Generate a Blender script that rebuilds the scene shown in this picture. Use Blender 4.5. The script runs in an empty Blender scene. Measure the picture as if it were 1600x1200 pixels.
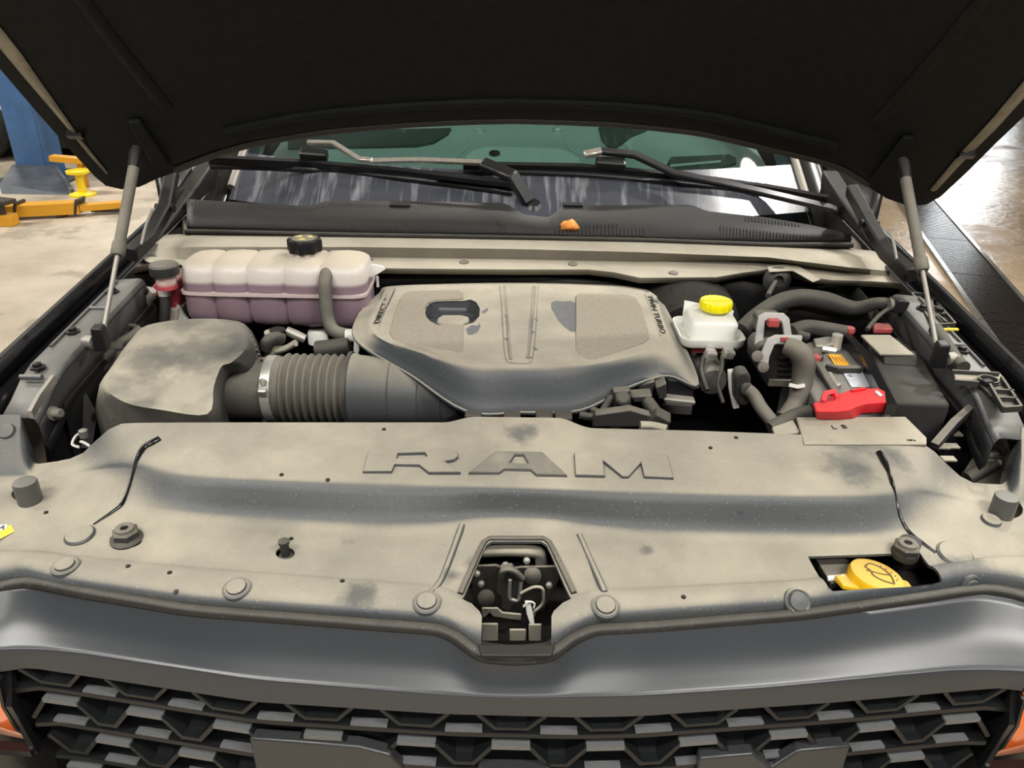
import bpy, bmesh, math, random
from mathutils import Vector, Matrix
from mathutils.bvhtree import BVHTree
from mathutils.geometry import tessellate_polygon

random.seed(7)
S = bpy.context.scene
COL = S.collection

# ------------------------------------------------------------------ camera
F = 1203.0                                   # focal length in pixels of the 1600x1200 frame
CAMP = Vector((0, 0, 1.75))
CR = Matrix.Rotation(math.radians(63), 3, 'X') @ Matrix.Rotation(math.radians(1.2), 3, 'Z')
cam_data = bpy.data.cameras.new('camera')
cam_data.sensor_width = 36
cam_data.lens = 36 * F / 1600
cam_data.clip_start = 0.02
cam = bpy.data.objects.new('camera', cam_data)
cam.matrix_world = Matrix.Translation(CAMP) @ CR.to_4x4()
COL.objects.link(cam)
S.camera = cam

# ------------------------------------------------------------------ world, lamps, exposure
S.view_settings.view_transform = 'Standard'
S.view_settings.look = 'None'
S.view_settings.gamma = 1
S.view_settings.use_curve_mapping = False
S.view_settings.exposure = 0.12
W = bpy.data.worlds.new('world')
S.world = W
W.use_nodes = True
W.node_tree.nodes['Background'].inputs[0].default_value = (0.75, 0.85, 1.0, 1)
W.node_tree.nodes['Background'].inputs[1].default_value = 0.25
LAMP_Z = 4.7
# ceiling lamps of the workshop: (x, y, watts); each lamp's fixture is built round its light further down
LAMPS = [(-2.4, -1.1, 140), (0.2, -3.0, 130), (2.5, -0.9, 150), (-3.6, 1.6, 60), (3.8, 1.8, 60),
         (-6.5, 5.5, 230), (0.0, 7.5, 120), (6.0, 6.0, 120), (-6.5, 11.5, 220), (2.5, 12, 120)]
for lx, ly, lw in LAMPS:
    ld = bpy.data.lights.new('shop_lamp_light', 'AREA')
    ld.shape = 'RECTANGLE'
    ld.size, ld.size_y = 2.3, 0.28
    ld.energy = lw
    ld.color = (1.0, 0.965, 0.90)
    lo = bpy.data.objects.new('shop_lamp_light', ld)
    lo.location = (lx, ly, LAMP_Z - 0.012)
    COL.objects.link(lo)

HIGH_BAY = (2.757, 3.559, LAMP_Z)            # round lamp whose image stands in the windshield
ld = bpy.data.lights.new('high_bay_light', 'AREA')
ld.shape = 'DISK'; ld.size = 0.26; ld.energy = 150; ld.color = (1.0, 0.97, 0.92)
lo = bpy.data.objects.new('high_bay_light', ld)
lo.location = (HIGH_BAY[0], HIGH_BAY[1], LAMP_Z - 0.012)
COL.objects.link(lo)

# ------------------------------------------------------------------ pixel -> place
def ray(px, py):
    return CR @ Vector(((px - 800) / F, (600 - py) / F, -1))
def pz(px, py, z):
    d = ray(px, py)
    return CAMP + d * ((z - CAMP.z) / d.z)
def pY(px, py, y):
    d = ray(px, py)
    return CAMP + d * (y / d.y)
def pX(px, py, x):
    d = ray(px, py)
    return CAMP + d * (x / d.x)
def pP(px, py, o, n):
    d = ray(px, py)
    return CAMP + d * ((o - CAMP).dot(n) / d.dot(n))
def lerp(a, b, t):
    return a + (b - a) * t
def line_at(L, x):
    if x <= L[0][0]: return list(L[0][1:])
    for a, b in zip(L, L[1:]):
        if x <= b[0]:
            t = (x - a[0]) / (b[0] - a[0])
            return [lerp(p, q, t) for p, q in zip(a[1:], b[1:])]
    return list(L[-1][1:])
def smooth_line(L, x, r=18):
    s = [line_at(L, x + k * r / 2) for k in (-2, -1, 0, 1, 2)]
    w = (1, 2, 3, 2, 1)
    return [sum(v[i] * ww for v, ww in zip(s, w)) / 9 for i in range(len(s[0]))]
def catmull(P, n, closed=False):
    P = [Vector(p) for p in P]
    m = len(P)
    segs = m if closed else m - 1
    out = []
    for i in range(segs):
        if closed:
            a, b, c, d = P[(i - 1) % m], P[i], P[(i + 1) % m], P[(i + 2) % m]
        else:
            a, b, c, d = P[max(i - 1, 0)], P[i], P[i + 1], P[min(i + 2, m - 1)]
        for k in range(n):
            t = k / n
            out.append(0.5 * ((2 * b) + (c - a) * t + (2 * a - 5 * b + 4 * c - d) * t * t + (3 * b - a - 3 * c + d) * t ** 3))
    if not closed: out.append(P[-1].copy())
    return out

def catmull_c(P, n):
    """centripetal Catmull-Rom: no loops where the points are unevenly spaced"""
    P = [Vector(p) for p in P]
    Q = [P[0] * 2 - P[1]] + P + [P[-1] * 2 - P[-2]]
    out = []
    for i in range(1, len(Q) - 2):
        a, b, c, d = Q[i - 1:i + 3]
        t0 = 0.0
        t1 = t0 + max(1e-5, (b - a).length) ** 0.5
        t2 = t1 + max(1e-5, (c - b).length) ** 0.5
        t3 = t2 + max(1e-5, (d - c).length) ** 0.5
        for k in range(n):
            t = t1 + (t2 - t1) * k / n
            A1 = a * ((t1 - t) / (t1 - t0)) + b * ((t - t0) / (t1 - t0))
            A2 = b * ((t2 - t) / (t2 - t1)) + c * ((t - t1) / (t2 - t1))
            A3 = c * ((t3 - t) / (t3 - t2)) + d * ((t - t2) / (t3 - t2))
            B1 = A1 * ((t2 - t) / (t2 - t0)) + A2 * ((t - t0) / (t2 - t0))
            B2 = A2 * ((t3 - t) / (t3 - t1)) + A3 * ((t - t1) / (t3 - t1))
            out.append(B1 * ((t2 - t) / (t2 - t1)) + B2 * ((t - t1) / (t2 - t1)))
    out.append(P[-1].copy())
    return out

# ------------------------------------------------------------------ scene graph helpers
WM = {}
def _attach(o, parent):
    if parent is not None:
        o.parent = parent
        o.matrix_parent_inverse = WM[parent.name].inverted()
def thing(name, label, cat, loc=(0, 0, 0), group=None):
    o = bpy.data.objects.new(name, None)
    o.empty_display_size = 0.05
    o.location = loc
    COL.objects.link(o)
    WM[o.name] = Matrix.Translation(loc)
    o['label'] = label
    o['category'] = cat
    if group: o['group'] = group
    return o
def tag(o, label=None, cat=None, group=None, kind=None):
    if label: o['label'] = label
    if cat: o['category'] = cat
    if group: o['group'] = group
    if kind: o['kind'] = kind
    return o
def add(name, me, mat=None, parent=None, mw=None, label=None):
    o = bpy.data.objects.new(name, me)
    COL.objects.link(o)
    mw = mw or Matrix()
    WM[o.name] = mw.copy()
    if parent is None:
        o.matrix_world = mw
    else:
        _attach(o, parent)
        o.matrix_basis = mw
    if mat is not None and len(me.materials) == 0: me.materials.append(mat)
    if label: o['label'] = label
    return o
def finish(me, smooth=40):
    if smooth:
        me.polygons.foreach_set('use_smooth', [True] * len(me.polygons))
        if smooth < 170: me.set_sharp_from_angle(angle=math.radians(smooth))
    me.update()
def mk(name, verts, faces, mat, parent=None, smooth=40, mw=None, label=None, recalc=True):
    me = bpy.data.meshes.new(name)
    me.from_pydata([tuple(v) for v in verts], [], faces)
    if recalc:
        bm = bmesh.new(); bm.from_mesh(me)
        bmesh.ops.recalc_face_normals(bm, faces=bm.faces)
        bm.to_mesh(me); bm.free()
    finish(me, smooth)
    return add(name, me, mat, parent, mw, label)
def bevel(o, w, seg=2, ang=30):
    m = o.modifiers.new('bevel', 'BEVEL')
    m.width = w; m.segments = seg; m.limit_method = 'ANGLE'; m.angle_limit = math.radians(ang)
    return o
def solid(o, t, off=-1):
    m = o.modifiers.new('solidify', 'SOLIDIFY')
    m.thickness = t; m.offset = off
    return o
def subd(o, n=1):
    m = o.modifiers.new('subdivision', 'SUBSURF')
    m.levels = n; m.render_levels = n
    return o
def bake(o):
    """apply the modifiers of o"""
    bpy.context.view_layer.update()
    dg = bpy.context.evaluated_depsgraph_get()
    me = bpy.data.meshes.new_from_object(o.evaluated_get(dg))
    old = o.data
    o.modifiers.clear()
    o.data = me
    bpy.data.meshes.remove(old)
    return o
def cut(o, cutters):
    for c in cutters:
        m = o.modifiers.new('cut', 'BOOLEAN')
        m.operation = 'DIFFERENCE'; m.solver = 'EXACT'; m.use_self = True; m.object = c
    bake(o)
    for c in cutters:
        bpy.data.objects.remove(c)
    return o

# ------------------------------------------------------------------ shapes
def G(rows, wrap=False):
    n = len(rows[0])
    V = [p for r in rows for p in r]
    Fc = []
    for j in range(len(rows) - 1):
        for i in range(n if wrap else n - 1):
            k = (i + 1) % n
            Fc.append((j * n + i, j * n + k, (j + 1) * n + k, (j + 1) * n + i))
    return V, Fc
def sheet(name, rows, mat, parent=None, t=0, smooth=40, up=None, label=None):
    V, Fc = G(rows)
    o = mk(name, V, Fc, mat, parent, smooth, label=label)
    if up is not None:
        me = o.data
        nn = sum((p.normal * p.area for p in me.polygons), Vector())
        if nn.dot(Vector(up)) < 0: me.flip_normals()
    if t: solid(o, t)
    return o
def loft(name, rings, mat, parent=None, cap0=True, cap1=True, smooth=40, label=None, mw=None):
    V, Fc = G(rings, True)
    n = len(rings[0])
    if cap0: Fc.append(tuple(range(n)))
    if cap1:
        b = (len(rings) - 1) * n
        Fc.append(tuple(range(b, b + n)))
    return mk(name, V, Fc, mat, parent, smooth, label=label, mw=mw)
def prism(name, poly, vec, mat, parent=None, bev=0, seg=2, smooth=40, label=None):
    poly = [Vector(p) for p in poly]
    vec = Vector(vec)
    o = loft(name, [poly, [p + vec for p in poly]], mat, parent, smooth=smooth, label=label)
    if bev: bevel(o, bev, seg)
    return o
def boxm(name, sx, sy, sz):
    v = [(x * sx / 2, y * sy / 2, z * sz / 2) for x in (-1, 1) for y in (-1, 1) for z in (-1, 1)]
    f = [(0, 1, 3, 2), (4, 6, 7, 5), (0, 4, 5, 1), (2, 3, 7, 6), (0, 2, 6, 4), (1, 5, 7, 3)]
    me = bpy.data.meshes.new(name)
    me.from_pydata(v, [], f)
    me.update()
    return me
def box(name, c, s, mat, parent=None, rot=(0, 0, 0), bev=0, seg=2, label=None):
    mw = Matrix.Translation(c) @ (Matrix.Rotation(rot[2], 4, 'Z') @ Matrix.Rotation(rot[1], 4, 'Y') @ Matrix.Rotation(rot[0], 4, 'X'))
    me = boxm(name, *s)
    o = add(name, me, mat, parent, mw, label)
    if bev: bevel(o, bev, seg)
    return o
def frame(z, x=None):
    z = Vector(z).normalized()
    x = Vector(x) if x else (Vector((1, 0, 0)) if abs(z.x) < 0.9 else Vector((0, 1, 0)))
    x = (x - z * x.dot(z)).normalized()
    y = z.cross(x)
    return Matrix((x, y, z)).transposed()
def place(c, z=(0, 0, 1), x=None):
    return Matrix.Translation(c) @ frame(z, x).to_4x4()
def lathem(name, prof, n=24, smooth=35, capped=True):
    """profile [(r, z)] turned about z"""
    rings = [[Vector((r * math.cos(2 * math.pi * k / n), r * math.sin(2 * math.pi * k / n), z)) for k in range(n)] for r, z in prof]
    V, Fc = G(rings, True)
    if capped:
        Fc.append(tuple(range(n - 1, -1, -1)))
        Fc.append(tuple(range((len(prof) - 1) * n, len(prof) * n)))
    me = bpy.data.meshes.new(name)
    me.from_pydata([tuple(v) for v in V], [], Fc)
    bm = bmesh.new(); bm.from_mesh(me); bmesh.ops.recalc_face_normals(bm, faces=bm.faces); bm.to_mesh(me); bm.free()
    finish(me, smooth)
    return me
def lathe(name, prof, c, mat, parent=None, z=(0, 0, 1), x=None, n=24, smooth=35, label=None):
    return add(name, lathem(name, prof, n, smooth), mat, parent, place(c, z, x), label)
def tube(name, P, r, mat, parent=None, n=10, sub=6, flat=1.0, cap=True, label=None, raw=False):
    """swept round section through points; r a number or one radius for each point"""
    P = [Vector(p) for p in P]
    R = list(r) if isinstance(r, (list, tuple)) else [r] * len(P)
    if len(P) > 2 and sub > 1 and not raw:
        Q = catmull(P, sub)
        RR = []
        for i in range(len(P) - 1):
            RR += [lerp(R[i], R[i + 1], k / sub) for k in range(sub)]
        RR.append(R[-1])
    else:
        Q, RR = P, R
    rings = []
    prev = None
    for i, p in enumerate(Q):
        t = (Q[min(i + 1, len(Q) - 1)] - Q[max(i - 1, 0)]).normalized()
        if prev is None:
            up = Vector((0, 0, 1)) if abs(t.z) < 0.9 else Vector((0, 1, 0))
            a = t.cross(up).normalized()
        else:
            a = (prev - t * prev.dot(t)).normalized()
        prev = a
        b = t.cross(a)
        rings.append([p + a * (RR[i] * math.cos(2 * math.pi * k / n)) + b * (RR[i] * flat * math.sin(2 * math.pi * k / n)) for k in range(n)])
    return loft(name, rings, mat, parent, cap, cap, smooth=60, label=label)
def bar(name, P, w, h, mat, parent=None, up=(0, 0, 1), label=None, bev=0):
    """swept rectangular section, mitred"""
    P = [Vector(p) for p in P]
    rings = []
    up = Vector(up)
    for i, p in enumerate(P):
        t0 = (p - P[i - 1]).normalized() if i else None
        t1 = (P[i + 1] - p).normalized() if i < len(P) - 1 else None
        t = ((t0 or t1) + (t1 or t0)).normalized()
        s = t.cross(up).normalized()
        u = s.cross(t).normalized()
        k = 1.0
        if t0 is not None and t1 is not None: k = 1 / max(0.4, t.dot(t0))
        rings.append([p + s * (a * w / 2) + u * (b * h / 2 * k) for a, b in ((-1, -1), (1, -1), (1, 1), (-1, 1))])
    o = loft(name, rings, mat, parent, smooth=30, label=label)
    if bev: bevel(o, bev, 1)
    return o
def join_boxes(name, L, mat, parent=None, label=None):
    """many small boxes (matrix, size) as one mesh"""
    V, Fc = [], []
    f = [(0, 1, 3, 2), (4, 6, 7, 5), (0, 4, 5, 1), (2, 3, 7, 6), (0, 2, 6, 4), (1, 5, 7, 3)]
    for m, s in L:
        b = len(V)
        V += [m @ Vector((x * s[0] / 2, y * s[1] / 2, z * s[2] / 2)) for x in (-1, 1) for y in (-1, 1) for z in (-1, 1)]
        Fc += [tuple(b + i for i in q) for q in f]
    return mk(name, V, Fc, mat, parent, 0, label=label)
def bvh_of(o):
    me = o.data
    return BVHTree.FromPolygons([v.co.copy() for v in me.vertices], [tuple(p.vertices) for p in me.polygons])
def hit(bvh, px, py):
    d = ray(px, py).normalized()
    loc, nor, i, dist = bvh.ray_cast(CAMP, d)
    if loc is None: return None, None
    if nor.dot(d) > 0: nor = -nor
    return loc, nor
def drop(bvh, x, y):
    loc, nor, i, d = bvh.ray_cast(Vector((x, y, 3)), Vector((0, 0, -1)))
    return loc, (nor if nor is None or nor.z > 0 else -nor)
def emboss(name, outlines, bvh, h, mat, parent=None, bev=0.0, sink=0.002, label=None, pts=None, n=None, o0=None):
    """flat shape (with holes) whose outline is given in pixels on a surface, raised by h"""
    if pts is None:
        pts = []
        ns = Vector()
        for ol in outlines:
            q = []
            for a in ol:
                l, nn = hit(bvh, *a)
                if l is None: continue
                q.append(l); ns += nn
            pts.append(q)
        n = ns.normalized()
        o0 = sum(pts[0], Vector()) / len(pts[0])
    m = place(o0, n)
    mi = m.inverted()
    cu = bpy.data.curves.new(name, 'CURVE')
    cu.dimensions = '2D'; cu.fill_mode = 'BOTH'
    cu.extrude = h / 2 + sink / 2
    cu.bevel_depth = bev; cu.bevel_resolution = 1
    cu.offset = -bev
    for q in pts:
        sp = cu.splines.new('POLY')
        sp.points.add(len(q) - 1)
        for i, p in enumerate(q):
            l = mi @ p
            sp.points[i].co = (l.x, l.y, 0, 1)
        sp.use_cyclic_u = True
    co = bpy.data.objects.new(name, cu)
    COL.objects.link(co)
    bpy.context.view_layer.update()
    me = bpy.data.meshes.new_from_object(co.evaluated_get(bpy.context.evaluated_depsgraph_get()))
    bpy.data.objects.remove(co)
    bpy.data.curves.remove(cu)
    me.transform(m @ Matrix.Translation((0, 0, h / 2 - sink / 2)))
    me.materials.clear()
    finish(me, 30)
    return add(name, me, mat, parent, label=label)
def textm(name, s, size, ext, mw, mat, parent=None, bev=0.0, xs=1.0, align='CENTER', label=None, shear=0):
    cu = bpy.data.curves.new(name, 'FONT')
    cu.body = s; cu.size = size; cu.extrude = ext; cu.bevel_depth = bev
    cu.align_x = align; cu.align_y = 'CENTER'; cu.shear = shear
    cu.resolution_u = 3
    co = bpy.data.objects.new(name, cu)
    COL.objects.link(co)
    bpy.context.view_layer.update()
    me = bpy.data.meshes.new_from_object(co.evaluated_get(bpy.context.evaluated_depsgraph_get()))
    bpy.data.objects.remove(co)
    bpy.data.curves.remove(cu)
    me.transform(mw @ Matrix.Diagonal((xs, 1, 1, 1)))
    me.materials.clear()
    return add(name, me, mat, parent, label=label)
def rrect(w, h, r, n=4):
    P = []
    for cx, cy, a0 in ((w / 2 - r, h / 2 - r, 0), (-w / 2 + r, h / 2 - r, 90), (-w / 2 + r, -h / 2 + r, 180), (w / 2 - r, -h / 2 + r, 270)):
        for k in range(n + 1):
            a = math.radians(a0 + 90 * k / n)
            P.append((cx + r * math.cos(a), cy + r * math.sin(a)))
    return P
def copies(me, name, mws, mat, parent=None, label=None):
    out = []
    for m in mws:
        out.append(add(name, me, mat, parent, m, label))
    return out

# ------------------------------------------------------------------ materials
def newmat(name):
    m = bpy.data.materials.new(name)
    m.use_nodes = True
    nt = m.node_tree
    return m, nt, nt.nodes['Principled BSDF']
def node(nt, t, **k):
    n = nt.nodes.new(t)
    for a, b in k.items(): setattr(n, a, b)
    return n
def link(nt, a, b): nt.links.new(a, b)
def noise(nt, scale, detail=4, rough=0.6, vec=None, dim='3D'):
    n = node(nt, 'ShaderNodeTexNoise')
    n.inputs['Scale'].default_value = scale
    n.inputs['Detail'].default_value = detail
    n.inputs['Roughness'].default_value = rough
    if vec is not None: link(nt, vec, n.inputs['Vector'])
    return n
def ramp(nt, fac, a, b, c0=(0, 0, 0, 1), c1=(1, 1, 1, 1)):
    r = node(nt, 'ShaderNodeValToRGB')
    r.color_ramp.elements[0].position = a; r.color_ramp.elements[0].color = c0
    r.color_ramp.elements[1].position = b; r.color_ramp.elements[1].color = c1
    link(nt, fac, r.inputs[0])
    return r.outputs[0]
def mth(nt, op, a, b=None, clamp=False):
    n = node(nt, 'ShaderNodeMath', operation=op)
    n.use_clamp = clamp
    for i, v in enumerate((a, b)):
        if v is None: continue
        if isinstance(v, (int, float)): n.inputs[i].default_value = v
        else: link(nt, v, n.inputs[i])
    return n.outputs[0]
def mixc(nt, fac, a, b):
    n = node(nt, 'ShaderNodeMix', data_type='RGBA')
    for s, v in ((n.inputs[0], fac), (n.inputs[6], a), (n.inputs[7], b)):
        if isinstance(v, (int, float)): s.default_value = v
        elif isinstance(v, tuple): s.default_value = v if len(v) == 4 else (*v, 1)
        else: link(nt, v, s)
    return n.outputs[2]
def bump(nt, b, h, strength=0.2, dist=0.002):
    n = node(nt, 'ShaderNodeBump')
    n.inputs['Strength'].default_value = strength
    n.inputs['Distance'].default_value = dist
    link(nt, h, n.inputs['Height'])
    link(nt, n.outputs[0], b.inputs['Normal'])
def plain(name, c, rough=0.5, metal=0.0, grain=0.0, coat=0.0, spec=0.5, scale=60):
    m, nt, b = newmat(name)
    b.inputs['Roughness'].default_value = rough
    b.inputs['Metallic'].default_value = metal
    b.inputs['Coat Weight'].default_value = coat
    b.inputs['Specular IOR Level'].default_value = spec
    g = node(nt, 'ShaderNodeNewGeometry')
    n = noise(nt, scale, 3, 0.6, g.outputs['Position'])
    k = 1 - grain
    link(nt, mixc(nt, ramp(nt, n.outputs[0], 0.3, 0.7), tuple(v * (k if grain else 0.93) for v in c), tuple(min(1, v * (1 + grain)) for v in c)), b.inputs['Base Color'])
    return m
DUST = (0.40, 0.367, 0.295)
def dusty(name, base, dust=DUST, lo=0.1, hi=0.9, n0=0.25, n1=0.85, scale=7, rough=0.5, metal=0.0, spots=(), fine=0.3, zcol=None, spec=0.4, patch=0.0, floor=0.3, speck=0.0):
    """surface of its own colour under dust that has settled on whatever faces up; spots = (x, y, z, r) wiped clean"""
    m, nt, b = newmat(name)
    g = node(nt, 'ShaderNodeNewGeometry')
    pos = g.outputs['Position']
    sx = node(nt, 'ShaderNodeSeparateXYZ')
    link(nt, g.outputs['Normal'], sx.inputs[0])
    mr = node(nt, 'ShaderNodeMapRange')
    mr.inputs['From Min'].default_value = n0
    mr.inputs['From Max'].default_value = n1
    mr.inputs['To Min'].default_value = lo
    mr.inputs['To Max'].default_value = hi
    mr.interpolation_type = 'SMOOTHSTEP'
    link(nt, sx.outputs['Z'], mr.inputs['Value'])
    n1_ = noise(nt, scale, 6, 0.65, pos)
    n2_ = noise(nt, scale * 14, 3, 0.7, pos)
    n3_ = noise(nt, 900, 2, 0.5, pos)
    f = mth(nt, 'MULTIPLY', mr.outputs[0], ramp(nt, n1_.outputs[0], 0.25, 0.62, (0.72, 0.72, 0.72, 1), (1.06, 1.06, 1.06, 1)))
    f = mth(nt, 'SUBTRACT', f, mth(nt, 'MULTIPLY', ramp(nt, n2_.outputs[0], 0.62, 0.78), fine))
    if patch:
        n4_ = noise(nt, scale * 0.55, 5, 0.6, pos)
        f = mth(nt, 'MULTIPLY', f, ramp(nt, n4_.outputs[0], 0.47, 0.57, (1 - patch,) * 3 + (1,), (1, 1, 1, 1)))
    for x, y, z, r in spots:
        v = node(nt, 'ShaderNodeVectorMath', operation='DISTANCE')
        ad = node(nt, 'ShaderNodeVectorMath', operation='MULTIPLY_ADD')
        link(nt, noise(nt, 28, 4, 0.6, pos).outputs['Color'], ad.inputs[0])
        ad.inputs[1].default_value = (r * 1.6,) * 3
        link(nt, pos, ad.inputs[2])
        link(nt, ad.outputs[0], v.inputs[0])
        v.inputs[1].default_value = (x + r * 0.8, y + r * 0.8, z + r * 0.8)
        q = node(nt, 'ShaderNodeMapRange')
        q.inputs['From Min'].default_value = r * 0.35
        q.inputs['From Max'].default_value = r * 0.95
        link(nt, v.outputs['Value'], q.inputs['Value'])
        f = mth(nt, 'MULTIPLY', f, mth(nt, 'ADD', mth(nt, 'MULTIPLY', q.outputs[0], 1 - floor), floor))
    if speck:
        n5_ = noise(nt, 330, 1, 0.5, pos)
        f = mth(nt, 'ADD', f, mth(nt, 'MULTIPLY', ramp(nt, n5_.outputs[0], 0.68, 0.75), speck))
    f = mth(nt, 'MINIMUM', mth(nt, 'MAXIMUM', f, 0.0), 1.0)
    dc = mixc(nt, n1_.outputs[0], tuple(v * 0.86 for v in dust), tuple(min(1, v * 1.14) for v in dust))
    dc = mixc(nt, mth(nt, 'MULTIPLY', n3_.outputs[0], 0.35), dc, tuple(v * 0.75 for v in dust))
    bc = base
    if zcol:                                  # second colour below a level: the liquid seen through the wall of a tank
        sp = node(nt, 'ShaderNodeSeparateXYZ'); link(nt, pos, sp.inputs[0])
        q = node(nt, 'ShaderNodeMapRange')
        q.inputs['From Min'].default_value = zcol[0] - 0.004
        q.inputs['From Max'].default_value = zcol[0] + 0.004
        link(nt, sp.outputs['Z'], q.inputs['Value'])
        bc = mixc(nt, q.outputs[0], zcol[1], base)
    link(nt, mixc(nt, f, bc, dc), b.inputs['Base Color'])
    rr = node(nt, 'ShaderNodeMapRange')
    rr.inputs['To Min'].default_value = rough
    rr.inputs['To Max'].default_value = 0.95
    link(nt, f, rr.inputs['Value'])
    link(nt, rr.outputs[0], b.inputs['Roughness'])
    sr = node(nt, 'ShaderNodeMapRange')
    sr.inputs['To Min'].default_value = spec
    sr.inputs['To Max'].default_value = 0.05
    link(nt, f, sr.inputs['Value'])
    link(nt, sr.outputs[0], b.inputs['Specular IOR Level'])
    if metal:
        link(nt, mth(nt, 'MULTIPLY', mth(nt, 'SUBTRACT', 1.0, f), metal), b.inputs['Metallic'])
    bump(nt, b, n2_.outputs[0], 0.15, 0.001)
    return m
def emit(name, c, s):
    m, nt, b = newmat(name)
    b.inputs['Base Color'].default_value = (*c, 1)
    b.inputs['Emission Color'].default_value = (*c, 1)
    b.inputs['Emission Strength'].default_value = s
    return m

M = {}
M['matte_black'] = dusty('matte_black_plastic', (0.008, 0.008, 0.009), lo=0.0, hi=0.06, scale=9, rough=0.45, spec=0.3)
M['bay_black'] = dusty('bay_black', (0.006, 0.006, 0.0065), lo=0.0, hi=0.06, scale=12, rough=0.8, spec=0.15)
M['black_dusty'] = dusty('dusty_black_plastic', (0.018, 0.019, 0.02), lo=0.03, hi=0.42, scale=8, rough=0.5)
M['loom'] = dusty('dusty_loom', (0.022, 0.022, 0.021), lo=0.02, hi=0.22, scale=14, n0=0.2, rough=0.7)
M['rubber'] = dusty('dusty_rubber', (0.016, 0.016, 0.016), lo=0.03, hi=0.20, n0=0.1, scale=16, rough=0.6)
M['hose_grey'] = dusty('dusty_grey_hose', (0.03, 0.03, 0.029), lo=0.14, hi=0.42, n0=-0.2, n1=0.9, scale=16, rough=0.6)
M['tan'] = dusty('thick_dust_plastic', (0.02, 0.021, 0.022), lo=0.3, hi=0.98, n0=0.0, n1=0.5, scale=6, rough=0.5)
M['cowl_metal'] = dusty('dusty_painted_metal', (0.028, 0.028, 0.026), lo=0.45, hi=0.97, n0=0.1, n1=0.8, scale=4, rough=0.4, fine=0.1)
M['paint'] = dusty('dark_car_paint', (0.006, 0.0065, 0.008), lo=0.0, hi=0.05, scale=6, rough=0.22, fine=0.0, spec=0.5)
M['rail'] = dusty('dusty_dark_paint', (0.05, 0.058, 0.068), lo=0.05, hi=0.32, scale=12, rough=0.22, spec=0.7)
M['hood_black'] = plain('hood_liner_black', (0.0065, 0.0078, 0.008), 0.75, grain=0.3, spec=0.2)
M['steel'] = plain('bright_steel', (0.68, 0.66, 0.61), 0.4, 0.65, grain=0.1)
M['dull_steel'] = dusty('dull_steel', (0.35, 0.34, 0.32), lo=0.1, hi=0.5, metal=0.8, rough=0.35, scale=20)
M['strut'] = dusty('dusty_strut_tube', (0.035, 0.035, 0.033), lo=0.2, hi=0.42, n0=-0.5, n1=0.6, scale=18, rough=0.35)
M['stop'] = dusty('worn_grey_rubber', (0.055, 0.056, 0.058), lo=0.05, hi=0.3, scale=30, rough=0.3, spec=0.6)
M['white'] = plain('white_plastic', (0.72, 0.71, 0.68), 0.4, grain=0.05)
M['white_dusty'] = dusty('dusty_white_plastic', (0.7, 0.7, 0.66), lo=0.05, hi=0.5, n0=0.3, n1=0.95, scale=14, rough=0.4)
M['yellow'] = plain('yellow_plastic', (0.85, 0.72, 0.01), 0.4, grain=0.06)
M['yellow_cap'] = dusty('dusty_yellow_plastic', (0.85, 0.50, 0.01), dust=(0.6, 0.45, 0.2), lo=0.0, hi=0.55, n0=0.3, n1=0.95, scale=22, rough=0.4)
M['red'] = dusty('red_plastic', (0.62, 0.018, 0.03), dust=(0.6, 0.12, 0.1), lo=0.0, hi=0.35, scale=12, rough=0.4)
M['red_dim'] = dusty('dusty_red_plastic', (0.35, 0.03, 0.03), dust=(0.45, 0.2, 0.18), lo=0.2, hi=0.6, scale=12, rough=0.5)
M['orange'] = plain('orange_lens', (0.9, 0.16, 0.01), 0.15, coat=0.6)
M['glossblack'] = plain('gloss_black', (0.01, 0.01, 0.011), 0.18, spec=0.5)

# ================================================================== the workshop
def concrete(name):
    m, nt, b = newmat(name)
    g = node(nt, 'ShaderNodeNewGeometry'); pos = g.outputs['Position']
    a = noise(nt, 0.55, 8, 0.65, pos); c = noise(nt, 1.6, 7, 0.62, pos); e = noise(nt, 40, 3, 0.6, pos)
    col = mixc(nt, ramp(nt, a.outputs[0], 0.38, 0.62), (0.34, 0.28, 0.20), (0.60, 0.52, 0.41))
    col = mixc(nt, mth(nt, 'MULTIPLY', ramp(nt, c.outputs[0], 0.54, 0.60), 0.5), col, (0.16, 0.13, 0.10))
    col = mixc(nt, mth(nt, 'MULTIPLY', e.outputs[0], 0.25), col, (0.3, 0.26, 0.2))
    # the wet side of the floor, right of the truck
    sp = node(nt, 'ShaderNodeSeparateXYZ'); link(nt, pos, sp.inputs[0])
    w = node(nt, 'ShaderNodeMapRange')
    w.inputs['From Min'].default_value = 0.8; w.inputs['From Max'].default_value = 2.0
    link(nt, sp.outputs['X'], w.inputs['Value'])
    pud = ramp(nt, noise(nt, 1.1, 5, 0.6, pos).outputs[0], 0.30, 0.5)
    wet = mth(nt, 'MULTIPLY', w.outputs[0], pud)
    col = mixc(nt, mth(nt, 'MULTIPLY', w.outputs[0], 0.85), col, mixc(nt, ramp(nt, a.outputs[0], 0.4, 0.6), (0.17, 0.11, 0.06), (0.30, 0.22, 0.13)))
    link(nt, col, b.inputs['Base Color'])
    r = node(nt, 'ShaderNodeMapRange')
    r.inputs['To Min'].default_value = 0.6; r.inputs['To Max'].default_value = 0.1
    link(nt, wet, r.inputs['Value'])
    link(nt, r.outputs[0], b.inputs['Roughness'])
    bump(nt, b, noise(nt, 11, 6, 0.65, pos).outputs[0], 0.55, 0.012)
    return m
M['concrete'] = concrete('stained_concrete')
M['wall'] = plain('painted_wall', (0.36, 0.35, 0.33), 0.8, grain=0.08, scale=2)
M['ceil'] = plain('painted_ceiling', (0.30, 0.31, 0.32), 0.8, grain=0.1, scale=1.5)
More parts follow.
